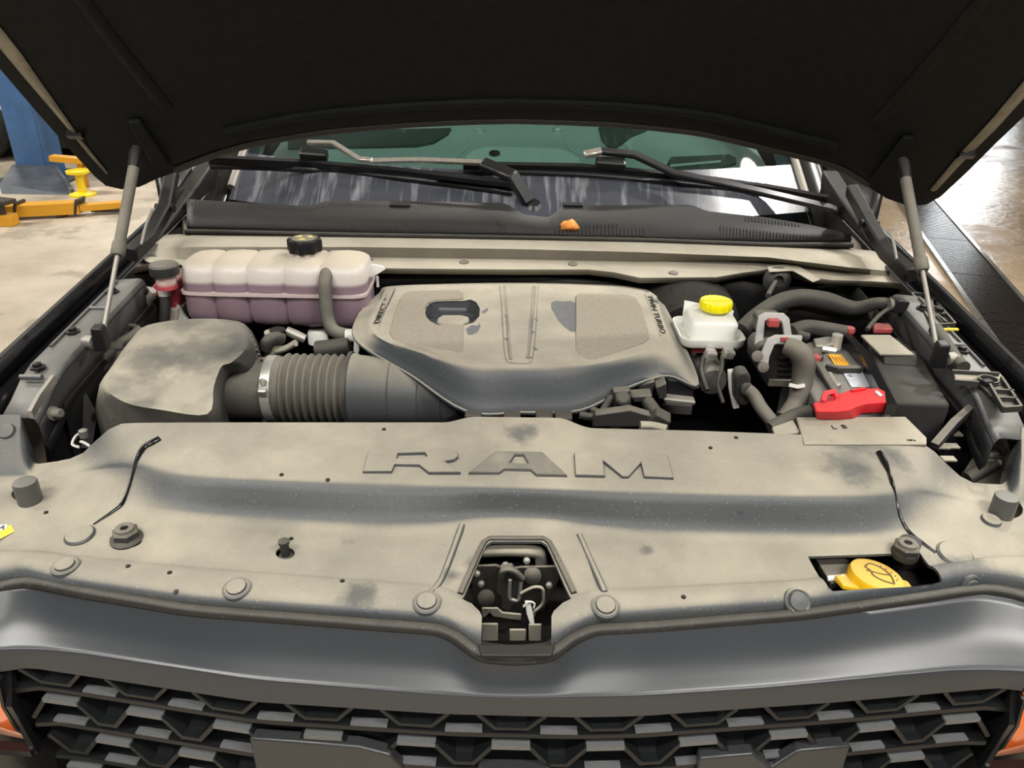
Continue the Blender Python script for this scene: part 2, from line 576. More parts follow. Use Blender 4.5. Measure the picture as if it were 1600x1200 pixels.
def rectplane(name, a, b, c, d, mat):
    o = mk(name, [a, b, c, d], [(0, 1, 2, 3)], mat, None, 0, recalc=False)
    return tag(o, kind='structure')
X0, X1, YA, YB, ZC = -13, 13, -9, 18, 6.0
rectplane('floor', (X0, YA, 0), (X1, YA, 0), (X1, YB, 0), (X0, YB, 0), M['concrete'])
rectplane('ceiling', (X0, YA, ZC), (X0, YB, ZC), (X1, YB, ZC), (X1, YA, ZC), M['ceil'])
rectplane('wall_left', (X0, YA, 0), (X0, YB, 0), (X0, YB, ZC), (X0, YA, ZC), M['wall'])
rectplane('wall_right', (X1, YB, 0), (X1, YA, 0), (X1, YA, ZC), (X1, YB, ZC), M['wall'])
rectplane('wall_back', (X0, YB, 0), (X1, YB, 0), (X1, YB, ZC), (X0, YB, ZC), M['wall'])
rectplane('wall_front', (X1, YA, 0), (X0, YA, 0), (X0, YA, ZC), (X1, YA, ZC), M['wall'])

# daylight windows in the far wall (their glare lies on the wet floor)
M['daylight'] = emit('daylight_pane', (0.92, 0.97, 1.0), 8.0)
M['alu'] = plain('window_aluminium', (0.55, 0.55, 0.54), 0.4, 0.6)
for i, cx in enumerate((10.35,)):
    w = box('window_%d' % (i + 1), (cx, YB - 0.03, 2.6), (1.5, 0.05, 2.9), M['alu'])
    tag(w, kind='structure')
    for ix in range(2):
        for iz in range(3):
            box('pane', (cx + (ix - 0.5) * 0.7, YB - 0.065, 2.6 + (iz - 1) * 0.95), (0.62, 0.02, 0.90), M['daylight'], w)

# ceiling lamps
M['lamp_body'] = plain('lamp_housing', (0.7, 0.7, 0.7), 0.4, 0.5)
M['lamp_glow'] = emit('lamp_diffuser', (1, 0.97, 0.92), 14.0)
for i, (lx, ly, lw) in enumerate(LAMPS):
    t = thing('ceiling_lamp', 'long white workshop ceiling lamp hanging on two thin rods', 'lamp', (lx, ly, LAMP_Z), 'ceiling lamps')
    prism('housing', [(lx - 1.2, ly - 0.2, LAMP_Z + 0.005), (lx - 1.2, ly + 0.2, LAMP_Z + 0.005), (lx - 1.2, ly + 0.08, LAMP_Z + 0.1), (lx - 1.2, ly - 0.08, LAMP_Z + 0.1)], (2.4, 0, 0), M['lamp_body'], t)
    box('diffuser', (lx, ly, LAMP_Z), (2.34, 0.31, 0.012), M['lamp_glow'], t)
    for s in (-0.9, 0.9):
        tube('rod', [(lx + s, ly, LAMP_Z + 0.09), (lx + s, ly, ZC)], 0.008, M['dull_steel'], t, n=6)

t = thing('high_bay_lamp', 'round bell shaped lamp hanging above the truck cab, mirrored in the windshield', 'lamp', HIGH_BAY)
lathe('bell', [(0.17, 0.0), (0.15, 0.10), (0.09, 0.20), (0.07, 0.32), (0.02, 0.36)], HIGH_BAY, M['lamp_body'], t, n=32)
lathe('lens', [(0.15, -0.004), (0.15, 0.004)], HIGH_BAY, M['lamp_glow'], t, n=32)
tube('rod', [(HIGH_BAY[0], HIGH_BAY[1], LAMP_Z + 0.35), (HIGH_BAY[0], HIGH_BAY[1], ZC)], 0.01, M['dull_steel'], t, n=6)

# drain channel with its gratings beside the truck
da, db = pz(1400, 312, 0), pz(1505, 465, 0)
dr = (da - db); dr.z = 0; dr.normalize()
dn = Vector((dr.y, -dr.x, 0))
M['grate'] = plain('wet_dark_iron', (0.035, 0.028, 0.024), 0.22, 0.5, grain=0.3, scale=25)
M['angle_iron'] = plain('wet_edge_iron', (0.25, 0.24, 0.22), 0.15, 0.7, grain=0.2, scale=20)
o0 = db - dr * 1.4
sec = 0.95
DW = 0.36
for k in range(5):
    c = o0 + dr * (k * sec)
    t = thing('drain_grate', 'dark wet iron floor grating section lying end to end in the drain channel', 'grating', c, 'drain gratings')
    for e in (0.0, DW):
        a = c + dn * e
        bar('edge_bar', [a + Vector((0, 0, 0.012)), a + dr * (sec - 0.012) + Vector((0, 0, 0.012))], 0.03, 0.024, M['angle_iron'], t)
    L = []
    for j in range(31):
        p = c + dr * (0.015 + j * (sec - 0.04) / 30) + dn * (DW / 2)
        mm = Matrix.Translation(p + Vector((0, 0, 0.008))) @ frame((0, 0, 1), dn).to_4x4()
        L.append((mm, (DW - 0.03, 0.013, 0.016)))
    s = join_boxes('slat', L, M['grate'], t)
    s['kind'] = 'stuff'

# ------------------------------------------------------------------ lift column and arms on the left
M['blue'] = plain('blue_lift_paint', (0.045, 0.115, 0.26), 0.4, grain=0.22, scale=5)
M['dark_base'] = plain('dark_base_paint', (0.05, 0.06, 0.075), 0.5, grain=0.3, scale=9)
M['lift_yellow'] = dusty('worn_yellow_paint', (0.75, 0.36, 0.015), dust=(0.28, 0.17, 0.07), lo=0.15, hi=0.3, scale=5, rough=0.45)
M['bright_yellow'] = plain('bright_yellow_paint', (0.85, 0.62, 0.01), 0.45, grain=0.1)
M['dirty_dark'] = plain('dirty_dark_iron', (0.05, 0.04, 0.03), 0.6, 0.3, grain=0.3)
pl, pr_ = pz(20, 287, 0), pz(68, 289, 0)
t = thing('lift_column', 'tall blue two-post lift column on a dark bolted base plate', 'lift column', (pl + pr_) / 2)
cw = (pr_ - pl).length
cx, cy = (pl.x + pr_.x) / 2, pl.y + 0.12
prism('column', [(cx - cw * 0.5, cy, 0.02), (cx + cw * 0.44, cy, 0.02), (cx + cw * 0.5, cy + 0.03, 0.02), (cx + cw * 0.5, cy + 0.30, 0.02), (cx - cw * 0.5, cy + 0.30, 0.02)], (0, 0, 3.9), M['blue'], t, 0.01)
bl, br = pz(3, 303, 0), pz(112, 305, 0)
hb = 0.16
prism('base_plate', [(bl.x, bl.y, 0), (br.x, br.y, 0), (br.x, br.y, 0.05), (cx + cw * 0.75, cy - 0.03, hb), (cx - cw * 0.55, cy - 0.03, hb), (bl.x, bl.y, 0.09)], (0, 0.05, 0), M['dark_base'], t)
box('foot', (cx, cy + 0.2, 0.012), (cw * 2.2, 0.62, 0.024), M['dark_base'], t, bev=0.004)
for s in (-1, 1):
    lathe('anchor_bolt', [(0.022, 0), (0.022, 0.02), (0.01, 0.022), (0.01, 0.05)], (cx + s * cw * 0.62, cy - 0.02, 0.024), M['dull_steel'], t, n=6)
# swing arm lying across the floor in front of the column
a0, a1, a2 = pz(-30, 345, 0), pz(128, 337, 0), pz(192, 332, 0)
t = thing('lift_arm', 'worn yellow telescopic lift arm lying low over the concrete', 'lift arm', (a0 + a1) / 2)
up = Vector((0, 0, 1))
bar('outer_tube', [a0 + up * 0.075, a1 + up * 0.075], 0.12, 0.1, M['lift_yellow'], t, bev=0.006)
bar('inner_tube', [a1 + up * 0.07, a2 + up * 0.07], 0.09, 0.055, M['lift_yellow'], t, bev=0.004)
for q in (0.40, 1.0):
    p = lerp(a0, a1, q) if q < 1 else a1
    box('stop_plate', p + up * 0.085, (0.02, 0.14, 0.13), M['dirty_dark'], t, rot=(0, 0.3, 0))
box('lock_bar', lerp(a1, a2, 0.7) + up * 0.03, (0.3, 0.05, 0.03), M['dirty_dark'], t, rot=(0, 0, 0.03))
for q in (0.2, 0.8):
    p = lerp(a0, a1, q)
    box('skid', p + up * 0.012, (0.05, 0.1, 0.024), M['dirty_dark'], t)
# pad carrier in front of the arm
c = pz(10, 352, 0)
t = thing('arm_pad', 'small yellow lift pad carrier with dark rubber plate on the arm end', 'lift pad', c)
prism('foot_block', [c + Vector(v) for v in ((-0.16, -0.05, 0), (0.08, -0.05, 0), (0.08, 0.06, 0), (-0.16, 0.06, 0))], (0, 0, 0.09), M['lift_yellow'], t, 0.008)
lathe('screw', [(0.025, 0), (0.025, 0.12)], c + Vector((0, 0, 0.08)), M['dirty_dark'], t, n=10)
prism('rubber_plate', [c + Vector(v) for v in ((-0.2, -0.06, 0.19), (0.07, -0.06, 0.17), (0.1, 0.06, 0.17), (-0.2, 0.06, 0.2))], (0, 0, 0.035), M['dirty_dark'], t, 0.006)
# bright yellow pad adapter standing on the floor
c = pz(130, 305, 0)
t = thing('pad_adapter', 'bright yellow spool shaped lift adapter standing on the floor', 'lift adapter', c)
lathe('base', [(0.115, 0), (0.115, 0.018), (0.06, 0.03)], c, M['bright_yellow'], t, n=28)
lathe('post', [(0.035, 0), (0.035, 0.17)], c + Vector((0, 0, 0.025)), M['bright_yellow'], t, n=16)
lathe('saddle', [(0.05, 0), (0.1, 0.012), (0.1, 0.035), (0.085, 0.035), (0.085, 0.02)], c + Vector((0, 0, 0.19)), M['bright_yellow'], t, n=28)
# second arm further back
b1 = pz(118, 292, 0)
t = thing('lift_arm', 'orange yellow raised lift arm behind the bright yellow adapter', 'lift arm', b1)
bar('arm_tube', [b1 + Vector((-0.16, 0, 0.27)), b1 + Vector((0.12, 0, 0.25)), b1 + Vector((0.5, 0.05, 0.24))], 0.1, 0.05, M['lift_yellow'], t)
bar('leg', [b1 + Vector((0.1, 0, 0)), b1 + Vector((0.1, 0, 0.23))], 0.05, 0.05, M['lift_yellow'], t, up=(0, 1, 0))
bar('brace', [b1 + Vector((0.42, 0.03, 0)), b1 + Vector((0.14, 0, 0.2))], 0.05, 0.04, M['lift_yellow'], t, up=(0, 1, 0))

# car standing behind the lift
M['car_white'] = plain('white_car_paint', (0.75, 0.76, 0.75), 0.25, coat=0.5, grain=0.03)
M['tyre'] = plain('tyre_rubber', (0.018, 0.018, 0.018), 0.8, grain=0.3)
M['rim'] = plain('silver_rim', (0.6, 0.6, 0.58), 0.3, 0.9)
M['dark_glass'] = plain('dark_car_glass', (0.01, 0.012, 0.012), 0.08)
wc = pY(20, 230, 8.5) - Vector((0.40, 0, 0)); wc.z = 0
t = thing('parked_car', 'white car with dark sill standing behind the blue lift column', 'car', (wc.x, wc.y, 0))
yf = wc.y + 0.05
def car_side(pts):
    return [Vector((wc.x + a, yf, b)) for a, b in pts]
prism('body', car_side([(-3.6, 0.40), (-3.6, 0.95), (-3.1, 1.02), (-2.3, 1.08), (-1.5, 1.5), (0.0, 1.53), (1.2, 1.1), (1.7, 1.0), (1.75, 0.40)]), (0, 1.75, 0), M['car_white'], t, 0.06, 3)
prism('sill', car_side([(-3.5, 0.14), (-3.55, 0.40), (1.72, 0.40), (1.65, 0.14)]) , (0, 1.7, 0), M['matte_black'], t, 0.03)
prism('side_window', [p + Vector((0, -0.015, 0)) for p in car_side([(-2.0, 1.1), (-1.4, 1.43), (-0.1, 1.45), (0.85, 1.12)])], (0, 0.02, 0), M['dark_glass'], t)
for dx in (0.0, -2.75):
    for dy in (0.0, 1.45):
        c = Vector((wc.x + dx, yf - 0.02 + dy, 0.38))
        w = lathe('tyre', [(0.21, -0.11), (0.36, -0.11), (0.38, -0.08), (0.38, 0.08), (0.36, 0.11), (0.21, 0.11)], c, M['tyre'], t, z=(0, -1, 0), n=40)
        lathe('rim', [(0.215, -0.1), (0.215, 0.1), (0.20, 0.105), (0.17, 0.06), (0.06, 0.05), (0.05, 0.09)], c, M['rim'], w, z=(0, -1, 0), n=36)
        for s in range(5):
            a = 2 * math.pi * s / 5
            d = Vector((math.cos(a), 0, math.sin(a)))
            bar('spoke', [c + d * 0.05 + Vector((0, -0.085, 0)), c + d * 0.2 + Vector((0, -0.095, 0))], 0.05, 0.03, M['rim'], w, up=(0, 1, 0))

# ================================================================== the truck body
XC = 0.008
truck = thing('pickup_truck', 'dark pickup truck with its hood raised, front and engine bay in view', 'truck', (XC, 1.2, 0.0))

# ---- hood: the plane it lies in when propped open
HO = Vector((0, 1.63, 1.40))
HD = Vector((0, -0.64, 0.768)).normalized()          # from the windshield end towards its front edge
HN = Vector((1, 0, 0)).cross(HD); HN.normalize()     # points out of one face
if HN.z > 0: HN = -HN                                 # underside normal
def ph(px, py): return pP(px, py, HO, HN)
hp = [(0, 108), (60, 178), (115, 240), (148, 276), (165, 290), (190, 296), (218, 292), (246, 279), (280, 267), (330, 247), (385, 230), (450, 217), (516, 207), (610, 198), (700, 193), (805, 190),
      (950, 195), (1040, 203), (1100, 211), (1173, 228), (1225, 240), (1273, 252), (1315, 267), (1350, 288), (1385, 310), (1420, 322), (1447, 320), (1470, 307), (1510, 270), (1555, 225), (1600, 182)]
hood_edge = [ph(*p) for p in hp]
def on_hood(x, s): return HO + HD * s + Vector((x, 0, 0))
sl = (hood_edge[0] - HO).dot(HD); sr = (hood_edge[-1] - HO).dot(HD)
xl, xr = hood_edge[0].x, hood_edge[-1].x
front = [on_hood(xr + 0.012, sr + 0.3), on_hood(xr - 0.0, sr + 0.62), on_hood(xr - 0.10, sr + 0.80), on_hood(0.4, sr + 0.88), on_hood(0.0, sr + 0.9),
         on_hood(-0.4, sr + 0.88), on_hood(xl + 0.10, sl + 0.80), on_hood(xl, sl + 0.62), on_hood(xl - 0.012, sl + 0.3)]
outline = hood_edge + front
def inset(poly, d, nrm):
    n = len(poly)
    c = sum(poly, Vector()) / n
    out = []
    for i, p in enumerate(poly):
        e1 = (p - poly[i - 1]).normalized(); e2 = (poly[(i + 1) % n] - p).normalized()
        t = (e1 + e2).normalized()
        q = nrm.cross(t)
        if q.dot(c - p) < 0: q = -q
        out.append(p + q * d)
    return out
def winding(poly, nrm):
    a = Vector()
    for p, q in zip(poly, poly[1:] + poly[:1]): a += (p - poly[0]).cross(q - poly[0])
    return 1 if a.dot(nrm) > 0 else -1
def inset(poly, d, nrm):
    n = len(poly); w = winding(poly, nrm)
    out = []
    for i, p in enumerate(poly):
        e1 = (p - poly[i - 1]).normalized(); e2 = (poly[(i + 1) % n] - p).normalized()
        out.append(p + nrm.cross((e1 + e2).normalized()) * (w * d))
    return out
hood = loft('hood', [[p - HN * 0.035 for p in inset(outline, 0.02, HN)], [p - HN * 0.02 for p in inset(outline, 0.003, HN)], [p for p in outline], [p + HN * 0.001 for p in inset(outline, 0.004, HN)]], M['hood_black'], truck, smooth=50, label='black painted raised hood seen from below')
fr_in = inset(outline, 0.05, HN)[len(hp):]
M['hood_dust'] = plain('dusty_beige_flange', (0.24, 0.215, 0.165), 0.8, grain=0.25, scale=30)
lin_px = [(0, 42), (60, 125), (120, 205), (150, 243), (172, 266), (200, 276), (235, 266), (266, 256), (325, 234), (385, 217), (516, 196), (700, 184), (805, 181), (950, 186), (1100, 201), (1173, 218), (1273, 242), (1320, 256), (1362, 284), (1400, 303), (1430, 305), (1452, 292), (1500, 245), (1560, 178), (1600, 133)]
lin = [ph(*p) for p in lin_px] + fr_in
prism('liner', [p + HN * 0.0015 for p in lin], HN * 0.006, M['hood_black'], hood, 0.002)
sfl = [[(0, 72), (50, 118 + 14), (100, 190), (140, 240), (166, 268)], [(0, 32), (35, 76), (66, 122), (102, 173), (127, 210), (170, 264)]]
sfr = [[(1600, 150), (1555, 200), (1512, 242), (1462, 296)], [(1600, 117), (1545, 183), (1500, 232), (1452, 290)]]
for A_, B_ in (sfl, sfr):
    n_ = 10
    def resample(L):
        return [Vector((*[v for v in (lerp(L[min(int(t * (len(L) - 1)), len(L) - 2)][i], L[min(int(t * (len(L) - 1)), len(L) - 2) + 1][i], t * (len(L) - 1) - min(int(t * (len(L) - 1)), len(L) - 2)) for i in (0, 1))], 0)) for t in [k / (n_ - 1) for k in range(n_)]]
    ra, rb = resample(A_), resample(B_)
    ext = HD * 0.5
    r1 = [ph(q.x, q.y) + HN * 0.002 for q in ra]; r2 = [ph(q.x, q.y) + HN * 0.009 for q in rb]
    r1 = [r1[0] + ext] + r1; r2 = [r2[0] + ext] + r2
    sheet('side_flange', [r1, [lerp(a_, b_, 0.7) + HN * 0.004 for a_, b_ in zip(r1, r2)], r2], M['hood_dust'], hood, t=0.0015, label='dusty beige inner edge of the hood')
# rear weatherstrip along the windshield end
ws = [p + HN * 0.004 for p in inset(outline, 0.008, HN)[8:24]]
tube('weatherstrip', ws, 0.007, M['rubber'], hood, n=8, sub=2)
ws2 = [p + HN * 0.008 for p in inset(outline, 0.06, HN)[10:22]]
tube('liner_rib', ws2, 0.008, M['hood_black'], hood, n=8, sub=2)
# long stiffening ribs of the inner panel
for s in (-1, 1):
    P = [on_hood(XC + s * v[0], v[1]) + HN * 0.006 for v in ((0.66, 0.20), (0.70, 0.45), (0.72, 0.85))]
    tube('stiffening_rib', P, 0.016, M['hood_black'], hood, n=8, flat=0.6)
# small drain slots in the flange
for px, py in ((120, 203), (1507, 234)):
    p = ph(px, py)
    box('drain_slot', p + HN * 0.012, (0.03, 0.012, 0.012), M['glossblack'], hood, rot=(0.88, 0, 0))

# ---- fenders
def zf(y): return 1.20 + 0.11 * (y - 1.2)
M['gutter'] = plain('gutter_black', (0.008, 0.008, 0.009), 0.35)
for s in (-1, 1):
    ys = [0.98 + k * 0.045 for k in range(25)]
    def rowf(dx, dz, y):
        back = max(0.0, y - 1.6)
        return Vector((XC + s * dx, y, zf(y) + dz - (0.035 * min(1.0, max(0.0, (1.15 - y) / 0.08)) if dx < 0.83 else 0.0)))
    fr = sheet('fender', [[rowf(d, z, y) for y in ys] for d, z in ((0.985, -0.50), (0.975, -0.30), (0.955, -0.16), (0.915, -0.055), (0.88, -0.018), (0.868, -0.003), (0.856, 0.0), (0.850, -0.008), (0.846, -0.035))], M['paint'], truck, t=0.0015, smooth=60, up=(0, 0, 1), label='black painted fender edge')
    sheet('gutter', [[rowf(d, z, y) for y in ys] for d, z in ((0.846, -0.033), (0.838, -0.038), (0.826, -0.036))], M['gutter'], fr, t=0.001, up=(0, 0, 1))
    yr = [1.06 + k * 0.036 for k in range(13)]
    rl = sheet('fender_rail', [[rowf(d, z, y) for y in yr] for d, z in ((0.827, -0.036), (0.822, -0.022), (0.775, -0.018), (0.768, -0.020), (0.764, -0.026), (0.763, -0.032))], M['rail'], fr, t=0.0015, smooth=35, up=(0, 0, 1), label='grey-blue dusty fender rail')
    sheet('rail_lip', [[rowf(d, z, y) for y in yr] for d, z in ((0.7635, -0.031), (0.763, -0.07), (0.755, -0.08))], M['matte_black'], fr, t=0.0015)
    # raised steps across the rail
    for y in ((1.12, 1.36) if s < 0 else (1.13, 1.29)):
        tube('pressed_bead', [Vector((XC + s * 0.777, y, zf(y) - 0.018)), Vector((XC + s * 0.815, y + 0.004, zf(y) - 0.020))], 0.005, M['rail'], fr, n=8)
    tube('highlight_bead', [Vector((XC + s * 0.815, y, zf(y) - 0.019)) for y in (1.22, 1.35, 1.48)], 0.003, M['rail'], fr, n=8)  # added bead, stands for the highlight line along the shelf
    for y in (1.15, 1.27, 1.43):
        p = Vector((XC + s * 0.80, y, zf(y) - 0.019))
        lathe('fender_bolt', [(0.013, 0), (0.013, 0.003), (0.008, 0.0035), (0.0075, 0.009), (0.005, 0.010)], p, M['matte_black'], fr, n=6)
    wl = [1.13 + k * 0.07 for k in range(10)]
    sheet('inner_fender', [[Vector((XC + s * (0.760 + b), y, z + (zf(y) - 1.2))) for y in wl] for b, z in ((0.0, 1.13), (0.006, 1.05), (0.01, 0.95), (0.02, 0.6))], M['bay_black'], truck, t=0.002, smooth=60)

# ---- cowl: the dusty panel in front of the windshield
xs = [175, 200, 225, 250, 275, 300, 340] + list(range(400, 1240, 40)) + [1240, 1270, 1300, 1330, 1360, 1390, 1420, 1450]
F0 = [(175, 424, 1.19), (200, 420, 1.195), (240, 412, 1.195), (300, 412, 1.195), (590, 419, 1.195), (800, 421, 1.195), (940, 421, 1.195), (975, 429, 1.195), (1000, 434, 1.195), (1120, 433, 1.195), (1160, 426, 1.195), (1190, 420, 1.195), (1235, 424, 1.195), (1280, 437, 1.195), (1380, 440, 1.195), (1450, 448, 1.19)]
F1 = [(175, 418, 1.195), (240, 402, 1.2), (300, 406, 1.2), (560, 402, 1.2), (800, 405, 1.2), (1000, 409, 1.2), (1190, 409, 1.2), (1330, 426, 1.2), (1380, 430, 1.2), (1450, 440, 1.195)]
F2 = [(175, 412, 1.2), (240, 392, 1.205), (268, 388, 1.222), (300, 386, 1.226), (560, 386, 1.226), (800, 389, 1.226), (1000, 394, 1.226), (1200, 402, 1.226), (1345, 420, 1.224), (1380, 422, 1.206), (1450, 432, 1.2)]
F3 = [(175, 402, 1.205), (240, 378, 1.22), (268, 378, 1.228), (300, 371, 1.232), (560, 373, 1.232), (800, 377, 1.232), (1000, 381, 1.232), (1200, 389, 1.232), (1320, 400, 1.232), (1380, 404, 1.226), (1450, 425, 1.205)]
F4 = [(175, 396, 1.2), (240, 368, 1.225), (268, 366, 1.23), (300, 366, 1.222), (560, 368, 1.222), (800, 371, 1.222), (1000, 374, 1.222), (1200, 381, 1.222), (1320, 388, 1.224), (1380, 393, 1.23), (1450, 420, 1.2)]
rows = []
def cowl_row(L, dz=0): 
    return [pz(x, line_at(L, x)[0], line_at(L, x)[1] + dz) for x in xs]
r0 = [p + Vector((0, 0.004, -0.014)) for p in cowl_row(F0)]
cowl = sheet('cowl_panel', [r0, cowl_row(F0), cowl_row(F1), cowl_row(F2), cowl_row(F3), cowl_row(F4)], M['cowl_metal'], truck, t=0.003, smooth=45, up=(0, -0.3, 1), label='tan dusty cowl panel below the windshield')
bv_cowl = bvh_of(cowl)
clip_me = lathem('push_clip', [(0.011, -0.002), (0.011, 0.0015), (0.009, 0.003), (0.0, 0.0032)], 20)
for px, py in ((575, 406), (725, 410), (895, 413), (1052, 427), (1232, 416), (237, 402)):
    l, n = hit(bv_cowl, px, py)
    if l: add('push_clip', clip_me, M['black_dusty'], cowl, place(l, n))
# bracket ears on the cowl ends
for pts in (((215, 402), (262, 404), (300, 410), (297, 416), (262, 414), (232, 411)), ((1198, 418), (1240, 412), (1282, 438), (1270, 442), (1238, 424), (1202, 426))):
    q = [pz(x, y, 1.203) for x, y in pts]
    prism('cowl_bracket', q, (0, 0, 0.003), M['cowl_metal'], cowl, 0.002)
# the gap behind the engine: firewall with insulation
firewall = box('firewall', (XC, 1.77, 0.93), (1.52, 0.04, 0.5), M['bay_black'], truck, label='black insulated firewall')
sheet('insulation', [[pY(x, line_at([(560, 437), (640, 426), (800, 426), (1000, 441), (1180, 437), (1200, 446), (1400, 448)], x)[0], 1.70) + Vector((0, 0, dz)) for x in range(560, 1420, 40)] for dz in (0.0, -0.03, -0.3)], M['bay_black'], firewall, t=0.02)

# ---- black cowl grille
M['cowl_black'] = dusty('cowl_grille_black', (0.009, 0.009, 0.010), lo=0.0, hi=0.03, scale=8, rough=0.5)
G0 = [(292, 356, 1.236), (560, 362, 1.236), (800, 366, 1.236), (1000, 370, 1.236), (1200, 377, 1.236), (1330, 377, 1.24)]
Gm = [(292, 333, 1.262), (560, 338, 1.262), (790, 345, 1.262), (860, 356, 1.25), (900, 345, 1.262), (1100, 350, 1.262), (1200, 358, 1.258), (1330, 370, 1.25)]
G1 = [(292, 311, 1.276), (480, 322, 1.272), (515, 313, 1.276), (610, 314, 1.276), (790, 317, 1.276), (818, 335, 1.26), (860, 340, 1.258), (880, 321, 1.276), (1080, 320, 1.276), (1105, 330, 1.27), (1200, 340, 1.268), (1270, 352, 1.262), (1330, 366, 1.258)]
xg = list(range(292, 1331, 12)) + [1330]
def gr(L): return [pz(x, *line_at(L, x)) for x in xg]
ga, gb, gc = gr(G0), gr(Gm), gr(G1)
cg = sheet('cowl_grille', [[p + Vector((0, 0, -0.02)) for p in ga], ga, [lerp(a, b, 0.08) + Vector((0, 0, 0.004)) for a, b in zip(ga, gb)], gb, gc, [p + Vector((0, 0.01, -0.03)) for p in gc]], M['cowl_black'], truck, t=0.003, smooth=50, up=(0, -0.2, 1), label='black plastic cowl grille under the wipers')
bv_cg = bvh_of(cg)
def vent(name, xa, xb, step, f0, f1, wmm=0.0016):
    L = []
    x = xa
    while x < xb:
        y0, y1 = line_at(f0, x)[0], line_at(f1, x)[0]
        a, na = hit(bv_cg, x, y0); b, nb = hit(bv_cg, x, y1)
        if a is not None and b is not None:
            d = b - a
            if d.length > 0.004:
                mm = Matrix.Translation((a + b) / 2 + na * 0.001) @ frame(d, na).to_4x4()
                L.append((mm, (0.004, wmm, d.length)))
        x += step
    o = join_boxes(name, L, M['cowl_black'], cg)
    o['kind'] = 'stuff'
vent('vent_slats', 300, 790, 5.2, [(300, 355), (560, 360), (790, 364)], [(300, 318), (480, 328), (520, 318), (640, 322), (735, 322), (790, 350)])
vent('vent_slats', 868, 1012, 6, [(868, 364), (1012, 369)], [(868, 360), (905, 353), (965, 350), (967, 358), (1012, 357)])
vent('vent_slats', 1126, 1285, 5.2, [(1126, 373), (1285, 376)], [(1126, 353), (1285, 372)])
vent('vent_slats', 1165, 1250, 5.2, [(1165, 346), (1250, 355)], [(1165, 338), (1250, 350)])
seam = [hit(bv_cg, x, y) for x, y in ((1014, 322), (1012, 345), (1013, 369))]
# gutter seal along the front of the grille
tube('gutter_seal', [p + Vector((0, -0.012, -0.006)) for p in ga[::4] + [ga[-1]]], 0.007, M['rubber'], cg, n=8, sub=2)
for px in (610, 880):
    l, n = hit(bv_cg, px + 15, 322)
    if l: box('retainer_tab', l + Vector((0, 0, 0.003)), (0.05, 0.014, 0.008), M['cowl_black'], cg, rot=(0.4, 0, 0), bev=0.002)
# orange leaf on the cowl grille
l, n = hit(bv_cg, 890, 361)
lf = []
for a in range(14):
    t_ = 2 * math.pi * a / 14
    r = 0.021 * (1 + 0.12 * math.cos(5 * t_))
    lf.append(Vector((l.x + r * math.cos(t_) * 1.05, l.y + 0.004 + 0.006 * math.sin(t_), l.z + 0.006 + 0.9 * r * max(-0.2, math.sin(t_)))))
M['leaf'] = plain('dry_orange_leaf', (0.75, 0.27, 0.04), 0.6, grain=0.35, scale=90)
lo_ = mk('dry_leaf', lf + [l + Vector((0, -0.008, 0.012))] , [(i, (i + 1) % 14, 14) for i in range(14)], M['leaf'], None, 60)
solid(lo_, 0.001)
tag(lo_, 'dry orange leaf lying on the black cowl grille', 'leaf')

# ---- windshield
def glass_pt(x, t, off=0.0):
    yb = 1.985 + 0.16 * (x / 0.78) ** 2 * 1.0
    y = yb + t * math.cos(math.radians(33)) + 0.05 * t * (x / 0.78) ** 2
    z = 1.262 + t * math.sin(math.radians(33))
    return Vector((XC + x * (1 - 0.06 * t), y, z)) + Vector((0, -0.545, 0.839)) * off
def glassmat():
    m = bpy.data.materials.new('windshield_glass'); m.use_nodes = True
    nt = m.node_tree; nt.nodes.clear()
    out = node(nt, 'ShaderNodeOutputMaterial')
    tr = node(nt, 'ShaderNodeBsdfTransparent'); tr.inputs[0].default_value = (0.62, 0.80, 0.76, 1)
    gl = node(nt, 'ShaderNodeBsdfGlossy'); gl.inputs['Roughness'].default_value = 0.015
    fr = node(nt, 'ShaderNodeFresnel'); fr.inputs[0].default_value = 1.52
    mx = node(nt, 'ShaderNodeMixShader')
    link(nt, fr.outputs[0], mx.inputs[0]); link(nt, tr.outputs[0], mx.inputs[1]); link(nt, gl.outputs[0], mx.inputs[2])
    # thin film of dirt
    df = node(nt, 'ShaderNodeBsdfDiffuse'); df.inputs[0].default_value = (0.6, 0.62, 0.6, 1)
    g = node(nt, 'ShaderNodeNewGeometry')
    mp = node(nt, 'ShaderNodeMapping'); mp.inputs['Scale'].default_value = (60, 9, 9); mp.inputs['Rotation'].default_value = (0, 0, 0.25)
    link(nt, g.outputs['Position'], mp.inputs['Vector'])
    n = noise(nt, 1.0, 3, 0.5, mp.outputs[0])
    f = mth(nt, 'MULTIPLY', ramp(nt, n.outputs[0], 0.6, 0.9), 0.06)
    m2 = node(nt, 'ShaderNodeMixShader')
    link(nt, f, m2.inputs[0]); link(nt, mx.outputs[0], m2.inputs[1]); link(nt, df.outputs[0], m2.inputs[2])
    link(nt, m2.outputs[0], out.inputs[0])
    return m
M['glass'] = glassmat()
gx = [-0.79 + k * 0.0632 for k in range(26)]
ws_ = sheet('windshield', [[glass_pt(x, t) for x in gx] for t in (0, 0.1, 0.2, 0.3, 0.45, 0.6, 0.75, 0.9)], M['glass'], truck, smooth=180, up=(0, -1, 1), label='green-tinted windshield glass')
bv_gl = bvh_of(ws_)
